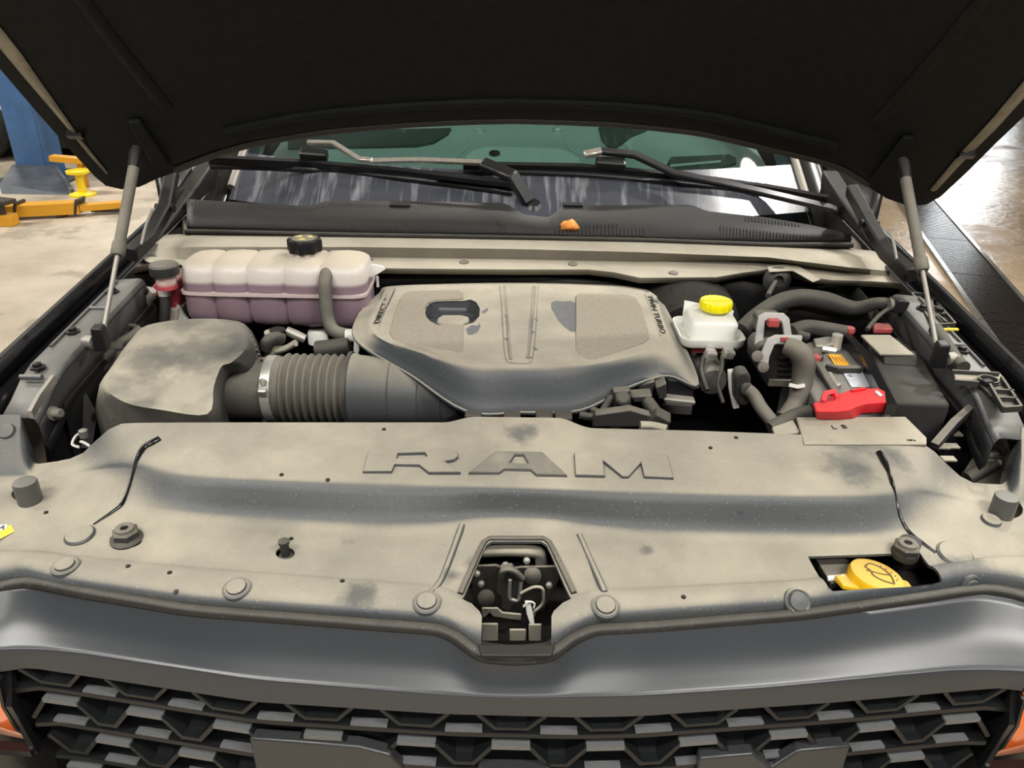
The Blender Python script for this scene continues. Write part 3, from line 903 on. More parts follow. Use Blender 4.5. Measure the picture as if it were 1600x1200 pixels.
def fritmat():
    m, nt, b = newmat('frit_dust_sheen')
    g = node(nt, 'ShaderNodeNewGeometry')
    mp = node(nt, 'ShaderNodeMapping'); mp.inputs['Scale'].default_value = (45, 5, 5); mp.inputs['Rotation'].default_value = (0, 0, -0.45)
    link(nt, g.outputs['Position'], mp.inputs['Vector'])
    n = noise(nt, 1.0, 4, 0.55, mp.outputs[0])
    link(nt, mixc(nt, ramp(nt, n.outputs[0], 0.52, 0.74), (0.055, 0.06, 0.075), (0.26, 0.27, 0.29)), b.inputs['Base Color'])  # grey-blue tone and pale streaks: dust plus painted reflection of the ceiling
    b.inputs['Roughness'].default_value = 0.25
    b.inputs['Coat Weight'].default_value = 0.5
    return m
M['frit'] = fritmat()
sheet('frit_band', [[glass_pt(x, t, 0.0015) for x in gx] for t in (-0.06, 0.0, 0.05, 0.115)], M['frit'], ws_, smooth=180, up=(0, -1, 1), label='dark dusty band with painted ceiling reflection at the foot of the glass')
sheet('frit_side', [[glass_pt(-0.79, t, -0.004) for t in (0.11, 0.5, 0.9)], [glass_pt(-0.735, t, -0.004) for t in (0.11, 0.5, 0.9)]], M['frit'], ws_, up=(0, -1, 1))
sheet('frit_side', [[glass_pt(0.79, t, -0.004) for t in (0.11, 0.5, 0.9)], [glass_pt(0.735, t, -0.004) for t in (0.11, 0.5, 0.9)]], M['frit'], ws_, up=(0, -1, 1))
# A-pillars
for s in (-1, 1):
    P = [glass_pt(s * 0.825, t, -0.012) + Vector((s * 0.012, 0, 0)) for t in (-0.16, 0.0, 0.3, 0.9)]
    a = tube('windshield_pillar', P, 0.042, M['paint'], truck, n=12, flat=0.55, label='glossy black windshield pillar')
    Q = [glass_pt(s * 0.793, t, 0.004) for t in (-0.02, 0.3, 0.9)]
    tube('pillar_glint_trim', Q, 0.012, M['white_dusty'] if False else M['dull_steel'], a, n=8, label='trim along the glass, pale to paint the pillar reflection')  # its paleness paints the reflection along the pillar
# cab roof front edge, hood hinges
cabroof = [[glass_pt(x, t) + Vector((0, 0, 0)) for x in gx[::5] + [gx[-1]]] for t in (0.88, 0.93)] + [[glass_pt(x, 0.93) + Vector((0, 0.6, 0.09)) for x in gx[::5] + [gx[-1]]], [glass_pt(x, 0.93) + Vector((0, 1.5, 0.05)) for x in gx[::5] + [gx[-1]]]]
sheet('cab_roof', cabroof, M['paint'], truck, t=0.03, up=(0, 0, 1))
cabw = []
for s in (-1, 1):
    sheet('cab_side', [[Vector((XC + s * 0.93, y, z)) for y in (1.98, 2.6, 3.2, 4.4)] for z in (0.5, 1.0, 1.33)], M['paint'], truck, t=0.03)
sheet('cab_rear', [[Vector((x, 4.4, z)) for x in (-0.93, 0.0, 0.93)] for z in (0.5, 1.2, 1.75)], M['matte_black'], truck, t=0.02)
for s, pts in ((-1, ((270, 266), (258, 325), (232, 372), (203, 398))), (1, ((1330, 296), (1358, 350), (1385, 395), (1425, 430)))):
    P = [pX(x, y, XC + s * 0.79) for x, y in pts]
    h = bar('hood_hinge', P, 0.032, 0.026, M['matte_black'], truck, up=(s, 0, 0.2), bev=0.004, label='black hood hinge arm')
    lathe('hinge_pin', [(0.010, -0.02), (0.010, 0.02)], P[1], M['matte_black'], h, z=(1, 0, 0), n=14)
    cb = [pX(x, y, XC + s * 0.75) for x, y in (((238, 327), (228, 352), (221, 382)) if s < 0 else ((1391, 362), (1397, 382), (1401, 405)))]
    tube('washer_tube', cb, 0.003, M['dull_steel'], h, n=6)
# tan gussets curving up from the cowl ends
for In, Out in ((((276, 296, 2.03), (290, 322, 1.94), (297, 350, 1.86), (304, 362, 1.82), (314, 373, 1.775)), ((262, 300, 2.03), (272, 325, 1.94), (282, 352, 1.86), (284, 370, 1.81), (278, 390, 1.74))),
                (((1338, 340, 1.99), (1332, 362, 1.91), (1326, 378, 1.85), (1318, 388, 1.82), (1308, 398, 1.775)), ((1352, 340, 1.99), (1354, 362, 1.91), (1358, 385, 1.84), (1362, 400, 1.79), (1366, 420, 1.73)))):
    a_ = catmull([pY(*p) for p in In], 3); b_ = catmull([pY(*p) for p in Out], 3)
    sheet('cowl_gusset', [a_, [lerp(p, q, 0.5) + Vector((0, -0.008, 0.006)) for p, q in zip(a_, b_)], b_], M['cowl_metal'], cowl, t=0.003, smooth=60)
# black cheek panels closing the cab corners beside the cowl
for s in (-1, 1):
    q = [Vector((XC + s * 0.83, 1.66, 1.16)), Vector((XC + s * 0.83, 2.12, 1.16)), Vector((XC + s * 0.83, 2.16, 1.33)), Vector((XC + s * 0.83, 2.0, 1.29)), Vector((XC + s * 0.83, 1.72, 1.23))]
    prism('cowl_side', q, (s * 0.045, 0, 0), M['matte_black'], truck, 0.006)

# ---- dashboard seen through the glass
M['dash'] = plain('grey_green_dash', (0.24, 0.30, 0.28), 0.7, grain=0.1, scale=200)
M['dash_dark'] = plain('dark_dash', (0.03, 0.045, 0.042), 0.6, grain=0.2)
M['dash_pale'] = plain('pale_dash_pad', (0.34, 0.42, 0.39), 0.75, grain=0.06, scale=200)
dx = [-0.76 + k * 0.076 for k in range(21)]
def dz(x, y):
    base = 1.235 + (y - 2.05) * 0.20
    hump = 0.04 * math.exp(-((x - 0.12) / 0.35) ** 2) * min(1, max(0, (y - 2.2) / 0.3))
    return base + hump
dash = sheet('dashboard', [[Vector((XC + x, y + 0.12 * (x / 0.78) ** 2, dz(x, y))) for x in dx] for y in (2.03, 2.15, 2.27, 2.39, 2.5, 2.6)] + [[Vector((XC + x, 2.64 + 0.12 * (x / 0.78) ** 2, dz(x, 2.6) - 0.05)) for x in dx]], M['dash'], truck, t=0.01, smooth=60, up=(0, 0, 1), label='grey dashboard top behind the glass')
bv_d = bvh_of(dash)
def on_dash(px, py):
    return hit(bv_d, px, py)
def dash_patch(name, pts, h, mat, bev=0.004):
    try: emboss(name, [pts], bv_d, h, mat, dash, bev=bev)
    except Exception as e: print('dash patch', name, e)
dash_patch('centre_pad', [(724, 268), (728, 252), (740, 243), (760, 236), (870, 236), (890, 243), (905, 255), (908, 266)], 0.012, M['dash_pale'])
dash_patch('cabin_shade_patch', [(360, 236), (450, 234), (650, 231), (678, 226), (700, 212), (705, 203), (560, 206), (450, 220)], 0.006, M['dash_dark'], 0.0)  # dark patch painted for the dark cabin past the dash
dash_patch('defrost_vent', [(1043, 258), (1048, 248), (1140, 245), (1149, 250), (1150, 258), (1120, 266), (1046, 270)], 0.006, M['dash_dark'], 0.002)
dash_patch('defrost_frame', [(1046, 262), (1125, 255), (1125, 258), (1046, 265)], 0.010, M['dash_pale'], 0.0)
dash_patch('gauge_hood', [(935, 202), (1010, 206), (985, 216), (970, 228), (962, 233), (950, 232), (940, 220)], 0.008, M['dash_dark'], 0.002)
dash_patch('side_vent', [(1225, 262), (1232, 254), (1262, 256), (1276, 266), (1280, 272), (1230, 272)], 0.012, M['dash_pale'], 0.003)
for px in (750, 870):
    l, n = on_dash(px, 206)
    if l: lathe('sensor', [(0.012, 0), (0.012, 0.012), (0.006, 0.016)], l, M['steel'], dash, z=n, n=12)
l, n = on_dash(773, 248)
if l: lathe('sun_sensor', [(0.02, 0), (0.016, 0.02), (0.006, 0.024)], l, M['glossblack'], dash, z=n, n=16)
for pts in (((952, 190 + 62), (900, 240), (886, 228), (882, 212)), ((1000, 246), (985, 236), (975, 226)), ((695, 262), (712, 245), (735, 228), (738, 210))):
    P = [on_dash(*p)[0] for p in pts]
    if all(p is not None for p in P): tube('stitch_line', [p + Vector((0, 0, 0.002)) for p in P], 0.002, M['dash_pale'], dash, n=5, sub=3)
# dark seat backs behind the dashboard
for sx in (-0.42, 0.42):
    st = prism('seat_back', [(XC + sx - 0.25, 3.2, 0.9), (XC + sx + 0.25, 3.2, 0.9), (XC + sx + 0.22, 3.35, 1.62), (XC + sx - 0.22, 3.35, 1.62)], (0, 0.14, 0.02), M['dash_dark'], truck, 0.05, 3)

# ---- wipers
def on_glass(px, py, off): 
    l, n = hit(bv_gl, px, py)
    if l is None: l = pY(px, py, 2.0); n = Vector((0, -0.5, 0.85))
    return l + n * off
M['wiper'] = plain('wiper_black', (0.012, 0.012, 0.013), 0.35, grain=0.2)
M['worn_metal'] = plain('worn_bright_metal', (0.62, 0.58, 0.52), 0.35, 0.8, grain=0.15)
for k, lab in enumerate(('wiper with worn silver arm crook, blade resting above the slatted cowl vents', 'black wiper with pale arm tip beside the bright lamp reflection')):
    if k == 0:
        t = thing('windshield_wiper', lab, 'wiper', on_glass(828, 320, 0))
        bl = [(330, 258), (480, 264), (640, 278), (800, 300)]
        bar('blade', [on_glass(x, y, 0.018) for x, y in bl], 0.012, 0.022, M['wiper'], t, up=(0, -0.5, 0.85))
        tube('rubber_edge', [on_glass(x, y + 5, 0.008) for x, y in bl], 0.008, M['wiper'], t, n=6)
        P = [on_glass(x, y, 0.055) for x, y in ((492, 247), (531, 248), (570, 273), (590, 275))]
        bar('arm_crook', P, 0.014, 0.012, M['worn_metal'], t, up=(0, -0.5, 0.85), bev=0.002, label='worn silver arm crook')
        P = [on_glass(588, 275, 0.053), on_glass(660, 273, 0.052), on_glass(755, 277, 0.052)]
        bar('arm_rod', P, 0.014, 0.008, M['worn_metal'], t, up=(0, -0.5, 0.85))
        P = [on_glass(755, 277, 0.050), on_glass(800, 296, 0.05), on_glass(826, 330, 0.03)]
        bar('arm', P, 0.036, 0.02, M['wiper'], t, up=(0, -0.5, 0.85), bev=0.004)
        bar('arm_link', [on_glass(680, 288, 0.035), on_glass(745, 296, 0.035), on_glass(800, 302, 0.035), on_glass(822, 330, 0.03)], 0.016, 0.014, M['wiper'], t, up=(0, -0.5, 0.85))
        box('blade_holder', on_glass(498, 257, 0.035), (0.075, 0.03, 0.028), M['wiper'], t, rot=(0.58, 0.05, 0), bev=0.006)
        lathe('pivot_cap', [(0.026, -0.03), (0.026, 0.01), (0.016, 0.018)], on_glass(833, 334, 0.02), M['wiper'], t, z=(0, -0.4, 0.9), n=20)
    else:
        t = thing('windshield_wiper', lab, 'wiper', on_glass(1300, 345, 0))
        bl = [(725, 267), (900, 270), (1050, 283), (1180, 300), (1290, 320)]
        bar('blade', [on_glass(x, y, 0.018) for x, y in bl], 0.012, 0.022, M['wiper'], t, up=(0, -0.5, 0.85))
        tube('rubber_edge', [on_glass(x, y + 5, 0.008) for x, y in bl], 0.008, M['wiper'], t, n=6)
        bar('arm_tip', [on_glass(908, 264, 0.05), on_glass(935, 259, 0.052)], 0.022, 0.014, M['worn_metal'], t, up=(0, -0.5, 0.85), bev=0.003, label='pale worn arm tip')
        P = [on_glass(x, y, o) for x, y, o in ((933, 259, 0.052), (985, 264, 0.05), (1045, 290, 0.045), (1170, 315, 0.04), (1290, 338, 0.03), (1335, 352, 0.02))]
        bar('arm', P, 0.022, 0.014, M['wiper'], t, up=(0, -0.5, 0.85), bev=0.003)
        box('blade_holder', on_glass(950, 270, 0.032), (0.08, 0.03, 0.028), M['wiper'], t, rot=(0.58, 0.05, 0), bev=0.006)
        lathe('pivot_cap', [(0.028, -0.03), (0.028, 0.015), (0.016, 0.022)], on_glass(1335, 352, 0.01), M['wiper'], t, z=(0, -0.4, 0.9), n=20)

# ================================================================== radiator cover with raised lettering
def spot(px, py, z, r):
    p = pz(px, py, z)
    return (p.x, p.y, p.z, r)
M['cover'] = dusty('dusty_radiator_cover', (0.045, 0.053, 0.062), lo=0.08, hi=0.93, n0=0.70, n1=0.985, scale=6, rough=0.42, fine=0.16, patch=0.18, speck=0.35,
                   spots=(spot(815, 683, 1.13, 0.035), spot(1330, 738, 1.12, 0.05), spot(1330, 690, 1.13, 0.05), spot(1395, 720, 1.12, 0.035), spot(560, 935, 1.07, 0.03), spot(1330, 930, 1.07, 0.05), spot(1400, 920, 1.07, 0.065), spot(1470, 910, 1.07, 0.065), spot(1525, 902, 1.07, 0.05), spot(1010, 850, 1.08, 0.015), spot(740, 870, 1.08, 0.02), spot(705, 890, 1.08, 0.02), spot(880, 880, 1.08, 0.015), spot(540, 840, 1.08, 0.014)))
L0 = [(-80, 648, 1.14), (32, 648, 1.14), (38, 664, 1.125), (43, 700, 1.098), (50, 720, 1.081), (58, 725, 1.078), (95, 720, 1.08), (125, 713, 1.085), (148, 690, 1.108), (168, 671, 1.126), (190, 661, 1.135), (300, 660, 1.135), (700, 660, 1.135), (712, 657, 1.137), (735, 651, 1.14), (880, 653, 1.14), (900, 662, 1.136), (920, 669, 1.135), (1090, 673, 1.135), (1250, 679, 1.135), (1430, 688, 1.135), (1452, 697, 1.13), (1478, 724, 1.108), (1500, 745, 1.09), (1520, 755, 1.08), (1566, 757, 1.076), (1576, 748, 1.08), (1582, 728, 1.094), (1587, 695, 1.115), (1594, 668, 1.14), (1680, 668, 1.14)]
L1 = [(-80, 748, 1.074), (60, 746, 1.075), (130, 738, 1.084), (190, 728, 1.104), (250, 738, 1.12), (300, 745, 1.122), (400, 750, 1.122), (800, 764, 1.122), (1200, 776, 1.122), (1340, 776, 1.122), (1400, 772, 1.116), (1450, 772, 1.10), (1500, 784, 1.083), (1570, 790, 1.075), (1680, 790, 1.074)]
L2 = [(-80, 800, 1.072), (60, 795, 1.073), (150, 790, 1.078), (250, 802, 1.08), (350, 810, 1.074), (430, 815, 1.072), (600, 827, 1.072), (700, 822, 1.074), (740, 812, 1.078), (805, 810, 1.079), (870, 813, 1.078), (910, 822, 1.074), (1000, 832, 1.072), (1200, 836, 1.072), (1350, 838, 1.074), (1420, 830, 1.078), (1500, 832, 1.076), (1680, 832, 1.07)]
L3 = [(-80, 866, 1.066), (60, 866, 1.07), (100, 872, 1.069), (300, 893, 1.070), (600, 915, 1.070), (690, 923, 1.070), (720, 938, 1.067), (745, 968, 1.066), (805, 975, 1.064), (865, 968, 1.066), (895, 940, 1.067), (930, 928, 1.070), (1000, 926, 1.070), (1250, 912, 1.070), (1450, 890, 1.069), (1540, 874, 1.07), (1680, 870, 1.06)]
L4 = [(-80, 915, 1.055), (25, 893, 1.064), (60, 899, 1.067), (100, 907, 1.068), (300, 935, 1.069), (600, 957, 1.069), (685, 963, 1.069), (715, 978, 1.064), (750, 1004, 1.054), (805, 1010, 1.052), (862, 1004, 1.054), (893, 979, 1.064), (930, 962, 1.069), (1000, 958, 1.069), (1250, 940, 1.069), (1450, 913, 1.068), (1530, 900, 1.066), (1590, 905, 1.06), (1680, 930, 1.05)]
xs = list(range(-80, 20, 20)) + list(range(20, 70, 4)) + list(range(70, 700, 20)) + list(range(700, 940, 8)) + list(range(940, 1560, 20)) + list(range(1560, 1600, 4)) + list(range(1600, 1681, 20))
cols = []
for x in xs:
    r = 14 if (690 < x < 940) else 22
    l0 = smooth_line(L0, x, 10 if 70 < x < 1550 else 3); l1 = smooth_line(L1, x, 40); l2 = smooth_line(L2, x, 30); l3 = smooth_line(L3, x, r); l4 = smooth_line(L4, x, r)
    p0, p1, p2, p3, p4 = (pz(x, *l) for l in (l0, l1, l2, l3, l4))
    wd_ = max(0.0, min(1.0, (p1.z - p2.z) / 0.03))
    low = p0 + Vector((0, 0.004, -0.012 if 60 < x < 1565 else -0.08))
    p5 = pz(x, l4[0] + 13, l4[1] - 0.012)
    p6 = p5 + Vector((0, 0.002, -0.02))
    cols.append([low] + catmull_c([p0, lerp(p0, p1, 0.5), lerp(p0, p1, 0.88) + Vector((0, 0, 0.001 * wd_)), p1 + Vector((0, 0, -0.002 * wd_)), lerp(p1, p2, 0.85), lerp(p2, p3, 0.10), lerp(p2, p3, 0.3), lerp(p2, p3, 0.9), p3 + Vector((0, 0, 0.004)), lerp(p3, p4, 0.6) + Vector((0, 0, 0.006)), p4, p5], 3) + [p6])
rows = [[c[j] for c in cols] for j in range(len(cols[0]))]
rc = thing('radiator_cover', 'wide dusty radiator cover embossed RAM behind the black grille brow', 'cover', pz(805, 850, 1.04))
cov = sheet('cover_panel', rows, M['cover'], rc, t=0.004, smooth=60, up=(0, 0, 1))
bake(cov)
def vcut(pts, z=1.075, a=0.3, b=0.25):
    P = [pz(x, y, z) for x, y in pts]
    return prism('cutter', [p - Vector((0, 0, a)) for p in P], (0, 0, a + b), None, None)
def ell(cx, cy, rx, ry, n=20):
    return [(cx + rx * math.cos(2 * math.pi * k / n), cy + ry * math.sin(2 * math.pi * k / n)) for k in range(n)]
latch_hole = [(768, 846), (846, 846), (854, 851), (862, 866), (893, 930), (880, 935), (866, 948), (862, 958), (863, 1003), (751, 1003), (753, 958), (749, 948), (737, 936), (722, 931), (752, 866), (760, 851)]
wash_hole = [(1263, 866), (1438, 861), (1474, 902), (1450, 908), (1302, 922), (1294, 918)]
cut(cov, [vcut(latch_hole), vcut(wash_hole), vcut(ell(40, 770, 23, 13)), vcut(ell(1575, 796, 24, 14)), vcut(ell(196, 842, 26, 11)), vcut(ell(445, 860, 15, 9))])
finish(cov.data, 45)
bv_c = bvh_of(cov)
def on_cov(px, py):
    return hit(bv_c, px, py)
M['cover_thin'] = dusty('thinly_dusted_cover', (0.040, 0.046, 0.053), lo=0.2, hi=0.62, n0=0.70, n1=0.985, scale=18, rough=0.45, patch=0.3)
# letters
LET = {'letter_R': [[(567, 740), (576, 706), (582, 704), (692, 704), (706, 706), (715, 711), (716, 717), (710, 722), (695, 725), (720, 742), (670, 742), (655, 730), (617, 729), (612, 740)], [(622, 712), (664, 711), (668, 717), (660, 720), (620, 720)]],
       'letter_A': [[(732, 742), (774, 709), (847, 710), (886, 746), (838, 745), (829, 737), (788, 736), (780, 742)], [(796, 727), (804, 714), (818, 714), (826, 728)]],
       'letter_M': [[(899, 746), (897, 712), (952, 711), (972, 723), (986, 712), (1042, 714), (1052, 750), (1006, 748), (1001, 727), (982, 748), (972, 748), (942, 724), (945, 747)]]}
for nme, ol in LET.items():
    emboss(nme, ol, bv_c, 0.0036, M['cover'] if nme != 'letter_A' else M['cover_thin'], rc, bev=0.0018, sink=0.004)
# push clips along the front lip
clip2 = lathem('push_clip', [(0.0175, -0.003), (0.0175, 0.002), (0.015, 0.0035), (0.0125, 0.0025), (0.0115, 0.0055), (0.0, 0.0065)], 28)
for px, py in ((102, 885), (370, 920), (667, 942), (946, 948), (1246, 940), (1513, 916)):
    l, n = on_cov(px, py)
    if l: add('push_clip', clip2, M['cover'], rc, place(l + n * (0.003 if px > 1400 else 0.0), n))
# pads moulded into the wings
for px, py, r in ((11, 674, 0.013), (125, 837, 0.020), (1492, 867, 0.024), (1548, 814, 0.014)):
    l, n = on_cov(px, py)
    if l: lathe('moulded_pad', [(r, -0.004), (r, 0.002), (r * 0.88, 0.0045), (0.0, 0.005)], l, M['cover'], rc, z=n, n=28)
# raised black strips painted for the dark seam gaps at both ends
for pts, rr in ((((250, 686), (240, 692), (226, 700), (216, 716), (207, 745), (197, 775), (190, 789), (175, 801), (146, 820)), (0.005, 0.006, 0.0055, 0.004, 0.0022, 0.0022, 0.0035, 0.0028, 0.0014)),
                (((1374, 708), (1382, 724), (1388, 738), (1394, 757), (1401, 785), (1407, 809), (1419, 830), (1440, 848), (1462, 864)), (0.006, 0.0055, 0.003, 0.003, 0.0016, 0.0025, 0.003, 0.0028, 0.002))):
    P = []; R_ = []
    for (a, b), r in zip(pts, rr):
        l, n = on_cov(a, b)
        if l: P.append(l + n * 0.0005); R_.append(r)
    tube('seam_gap_strip', P, R_, M['glossblack'], rc, n=7, sub=4, label='thin black strip for the dark gap of the seam')
# ridges of the latch recess
for pts in (((722, 820), (690, 905), (668, 928)), ((905, 835), (925, 880), (945, 925))):
    P = [on_cov(*p) for p in pts]
    if all(q[0] for q in P): tube('recess_ridge', [q[0] - q[1] * 0.002 for q in P], 0.005, M['cover'], rc, n=8, sub=4)
# raised rim of the latch opening
P = []
for p in ((722, 932), (751, 867), (759, 851), (768, 845), (846, 845), (855, 851), (863, 866), (894, 931)):
    q = on_cov(p[0] + (-3 if p[0] < 805 else 3), p[1] - 3)
    if q[0]: P.append(q[0] + q[1] * 0.0005)
tube('opening_rim', P, 0.004, M['black_dusty'], rc, n=8, sub=1)
# small screw heads and crumbs of dirt
for px, py in ((72, 801), (455, 842), (512, 750), (440, 742), (600, 671), (1150, 684), (665, 975), (275, 925), (200, 885), (265, 895), (535, 908), (1068, 933), (1110, 700)):
    l, n = on_cov(px, py)
    if l: lathe('dirt_crumb', [(0.004, -0.001), (0.003, 0.0015), (0.001, 0.002)], l, M['matte_black'], rc, z=n, n=6)

# tan tray with moulded marks behind the cover, in front of the battery
tr = thing('battery_tray_cap', 'tan dusty tray cap with moulded marks in front of the battery', 'tray', pz(1330, 690, 1.1))
trp = [(1243, 658), (1413, 657), (1446, 690), (1446, 700), (1255, 700)]
tcap = prism('cap', [pz(x, y, 1.128) for x, y in trp], (0, 0, 0.008), M['tan'], tr, 0.002)
prism('side_lug', [pz(x, y, 1.125) for x, y in ((1205, 672), (1238, 660), (1250, 680), (1210, 684))], (0, 0, 0.006), M['tan'], tr, 0.002)
for s, px, py, sz in (('L', 1303, 668, 0.016), ('B', 1319, 667, 0.016), ('NFA', 1424, 688, 0.007)):
    p = pz(px, py, 1.1365)
    textm('moulded_mark', s, sz, 0.0006, place(p, (0, 0, 1)), M['matte_black'], tr)

# rubber stops that the hood comes down on
for px, py, lab in ((38, 752, 'grey cylindrical rubber hood stop near the yellow sticker'), (1574, 775, 'grey cylindrical rubber hood stop near the slotted side baffle')):
    top = pz(px, py, 1.108)
    t = thing('hood_bumper', lab, 'hood stop', top - Vector((0, 0, 0.055)))
    lathe('stop', [(0.0165, 0), (0.0165, 0.052), (0.0155, 0.0545), (0.013, 0.055), (0.0, 0.0540)], top - Vector((0, 0, 0.055)), M['stop'], t, n=28)
    lathe('screw_foot', [(0.010, -0.05), (0.010, 0.0)], top - Vector((0, 0, 0.055)), M['matte_black'], t, n=12)
    lathe('grommet', [(0.021, -0.006), (0.021, 0.002), (0.016, 0.004)], top - Vector((0, 0, 0.055)), M['matte_black'], t, n=24)
# hexagonal mounting sockets
for px, py, lab in ((195, 828, 'dusty hexagonal mounting socket beside the bent dark seam'), (1418, 851, 'black hexagonal mounting socket beside the yellow washer cap')):
    c = pz(px, py, 1.088)
    t = thing('mounting_socket', lab, 'mounting bolt', c - Vector((0, 0, 0.03)))
    k_ = 1.0 if px < 800 else 0.82
    lathe('flange', [(0.021 * k_, -0.02), (0.022 * k_, -0.014), (0.017, -0.010)], c, M['rubber'], t, n=24)
    lathe('hex_head', [(0.018, -0.014), (0.018, -0.002), (0.016, 0.0)], c, M['black_dusty'], t, n=6)
    lathe('collar', [(0.0125, -0.002), (0.0125, 0.004), (0.010, 0.005), (0.0055, 0.004), (0.0055, -0.004)], c, M['strut'], t, n=24)
    lathe('hole', [(0.0054, 0.0), (0.0052, 0.0022), (0.0, 0.0023)], c, M['glossblack'], t, n=16)
c = pz(445, 858, 1.075)
t = thing('locating_pin', 'small dark locating pin standing in a round hole of the cover', 'pin', c - Vector((0, 0, 0.02)))
lathe('pin', [(0.006, -0.02), (0.006, 0.008), (0.0075, 0.010), (0.0075, 0.014), (0.004, 0.015)], c, M['rubber'], t, n=16)
lathe('washer', [(0.0115, -0.016), (0.0115, -0.012), (0.007, -0.010)], c, M['rubber'], t, n=20)
# yellow notice label on the left wing
l, n = on_cov(2, 830)
if l:
    t = thing('warning_label', 'yellow and white sticker on the dusty cover wing beside the hood stop', 'label', l)
    P = [on_cov(*p) for p in ((-42, 842), (17, 820), (23, 831), (-36, 862))]
    if all(q[0] for q in P):
        M['label_yellow'] = plain('label_yellow', (0.85, 0.62, 0.05), 0.5, grain=0.1)
        M['label_white'] = plain('label_white', (0.75, 0.74, 0.7), 0.5)
        mk('yellow_field', [q[0] + q[1] * 0.0008 for q in P], [(0, 1, 2, 3)], M['label_yellow'], t, 0)
        P2 = [on_cov(*p) for p in ((-44, 842), (-8, 822), (12, 820), (12, 826), (-38, 848))]
        mk('white_field', [q[0] + q[1] * 0.0014 for q in P2], [tuple(range(len(P2)))], M['label_white'], t, 0)
        c_ = (P[0][0] + P[2][0]) / 2
        textm('print', 'A', 0.012, 0.0002, place(on_cov(4, 826)[0] + Vector((0, 0, 0.002)), n), M['matte_black'], t)

# support beam below the cover so that no light comes up through the openings
sup = box('radiator_support', (XC, 0.86, 0.93), (1.5, 0.24, 0.02), M['bay_black'], truck)
box('radiator_core', (XC, 1.0, 0.88), (1.2, 0.05, 0.42), M['bay_black'], truck)
box('bay_light_stop', (XC, 1.3, 0.62), (1.5, 1.0, 0.02), M['bay_black'], truck)  # unseen plate added to keep floor light out of the bay

# ================================================================== grille brow, grille, headlamps
M['brow'] = plain('grey_black_textured_plastic', (0.034, 0.038, 0.044), 0.32, grain=0.12, spec=0.5, scale=900)
B0 = [(-80, 960, 1.045), (20, 915, 1.053), (60, 913, 1.055), (110, 925, 1.055), (300, 960, 1.055), (600, 984, 1.055), (690, 991, 1.055), (715, 1002, 1.05), (750, 1032, 1.04), (805, 1036, 1.038), (862, 1032, 1.04), (893, 1004, 1.05), (930, 992, 1.055), (1000, 990, 1.055), (1250, 968, 1.055), (1450, 940, 1.055), (1530, 928, 1.055), (1590, 938, 1.05), (1680, 980, 1.04)]
B1 = [(-80, 1020, 1.0), (40, 1013, 1.0), (110, 1018, 1.0), (400, 1062, 1.0), (700, 1086, 1.0), (800, 1090, 1.0), (1000, 1087, 1.0), (1200, 1074, 1.0), (1500, 1046, 1.0), (1600, 1048, 1.0), (1680, 1060, 1.0)]
B2 = [(-80, 1062, 0.967), (45, 1043, 0.967), (400, 1097, 0.967), (700, 1116, 0.967), (900, 1121, 0.967), (1000, 1119, 0.967), (1300, 1098, 0.967), (1560, 1075, 0.967), (1680, 1090, 0.967)]
xs2 = list(range(-80, 700, 20)) + list(range(700, 940, 10)) + list(range(940, 1681, 20))
cols = []
for x in xs2:
    b0, b1, b2 = (pz(x, *smooth_line(L, x, 40 if L is B1 else 16)) for L in (B0, B1, B2))
    m = lerp(b0, b1, 0.5) + Vector((0, 0.0015, -0.0035))
    cols.append([b0 + Vector((0, 0.03, -0.005)), b0] + catmull([b0, m, lerp(b0, b1, 0.93), lerp(b1, b2, 0.06) + Vector((0, -0.0015, 0)), b2], 4) + [b2 + Vector((0, 0.03, 0.004))])
brow = sheet('grille_brow', [[c[j] for c in cols] for j in range(len(cols[0]))], M['brow'], truck, t=0.003, smooth=50, up=(0, -0.5, 1), label='satin black grille brow with a dip for the latch')
# rubber seal between brow and cover
P = []
for x in list(range(-80, 700, 40)) + list(range(700, 940, 15)) + list(range(940, 1681, 40)):
    a = pz(x, *smooth_line(L4, x, 16)); b = pz(x, *smooth_line(B0, x, 16))
    P.append(lerp(a, b, 0.62) + Vector((0, 0, -0.004)))
M['seal'] = dusty('seal_rubber', (0.012, 0.012, 0.012), lo=0.02, hi=0.16, n0=0.5, n1=1.0, scale=40, rough=0.5, fine=0.3, speck=0.2)
tube('grille_seal', P, 0.008, M['seal'], brow, n=10, sub=2, label='black rubber seal')
P2 = [p + Vector((0, 0.016, -0.006)) for p in P]
tube('seal_lip', P2, 0.009, M['matte_black'], brow, n=8, sub=2)
# scraped bare bar below the latch opening
pts = [pz(x, y, 1.05) for x, y in ((748, 1012), (866, 1012), (862, 1030), (752, 1030))]
prism('latch_bar', pts, (0, 0, 0.006), M['matte_black'], brow, 0.002)

b2w = [pz(x, *smooth_line(B2, x, 16)) for x in range(-60, 1661, 20)]
def gy(x):
    if x <= b2w[0].x: return b2w[0].y, b2w[0].z
    for a, b in zip(b2w, b2w[1:]):
        if x <= b.x:
            t = (x - a.x) / (b.x - a.x)
            return lerp(a.y, b.y, t), lerp(a.z, b.z, t)
    return b2w[-1].y, b2w[-1].z
M['gr_dark'] = plain('grille_black', (0.010, 0.011, 0.012), 0.3, grain=0.1, spec=0.3, scale=300)
M['gr_lit_flat'] = plain('grille_lit_flat', (0.11, 0.115, 0.12), 0.3, grain=0.1, spec=0.6, scale=300)  # paler copy of the grille plastic, paints the light on upward bevels
M['gr_letter'] = plain('dark_letter_plastic', (0.03, 0.032, 0.034), 0.3, grain=0.1, spec=0.5, scale=300)
grille = thing('front_grille', 'black grille of hexagonal cells with big letters below the brow', 'grille', (XC, 0.68, 0.7))
PIT = 0.118
HW = 0.65
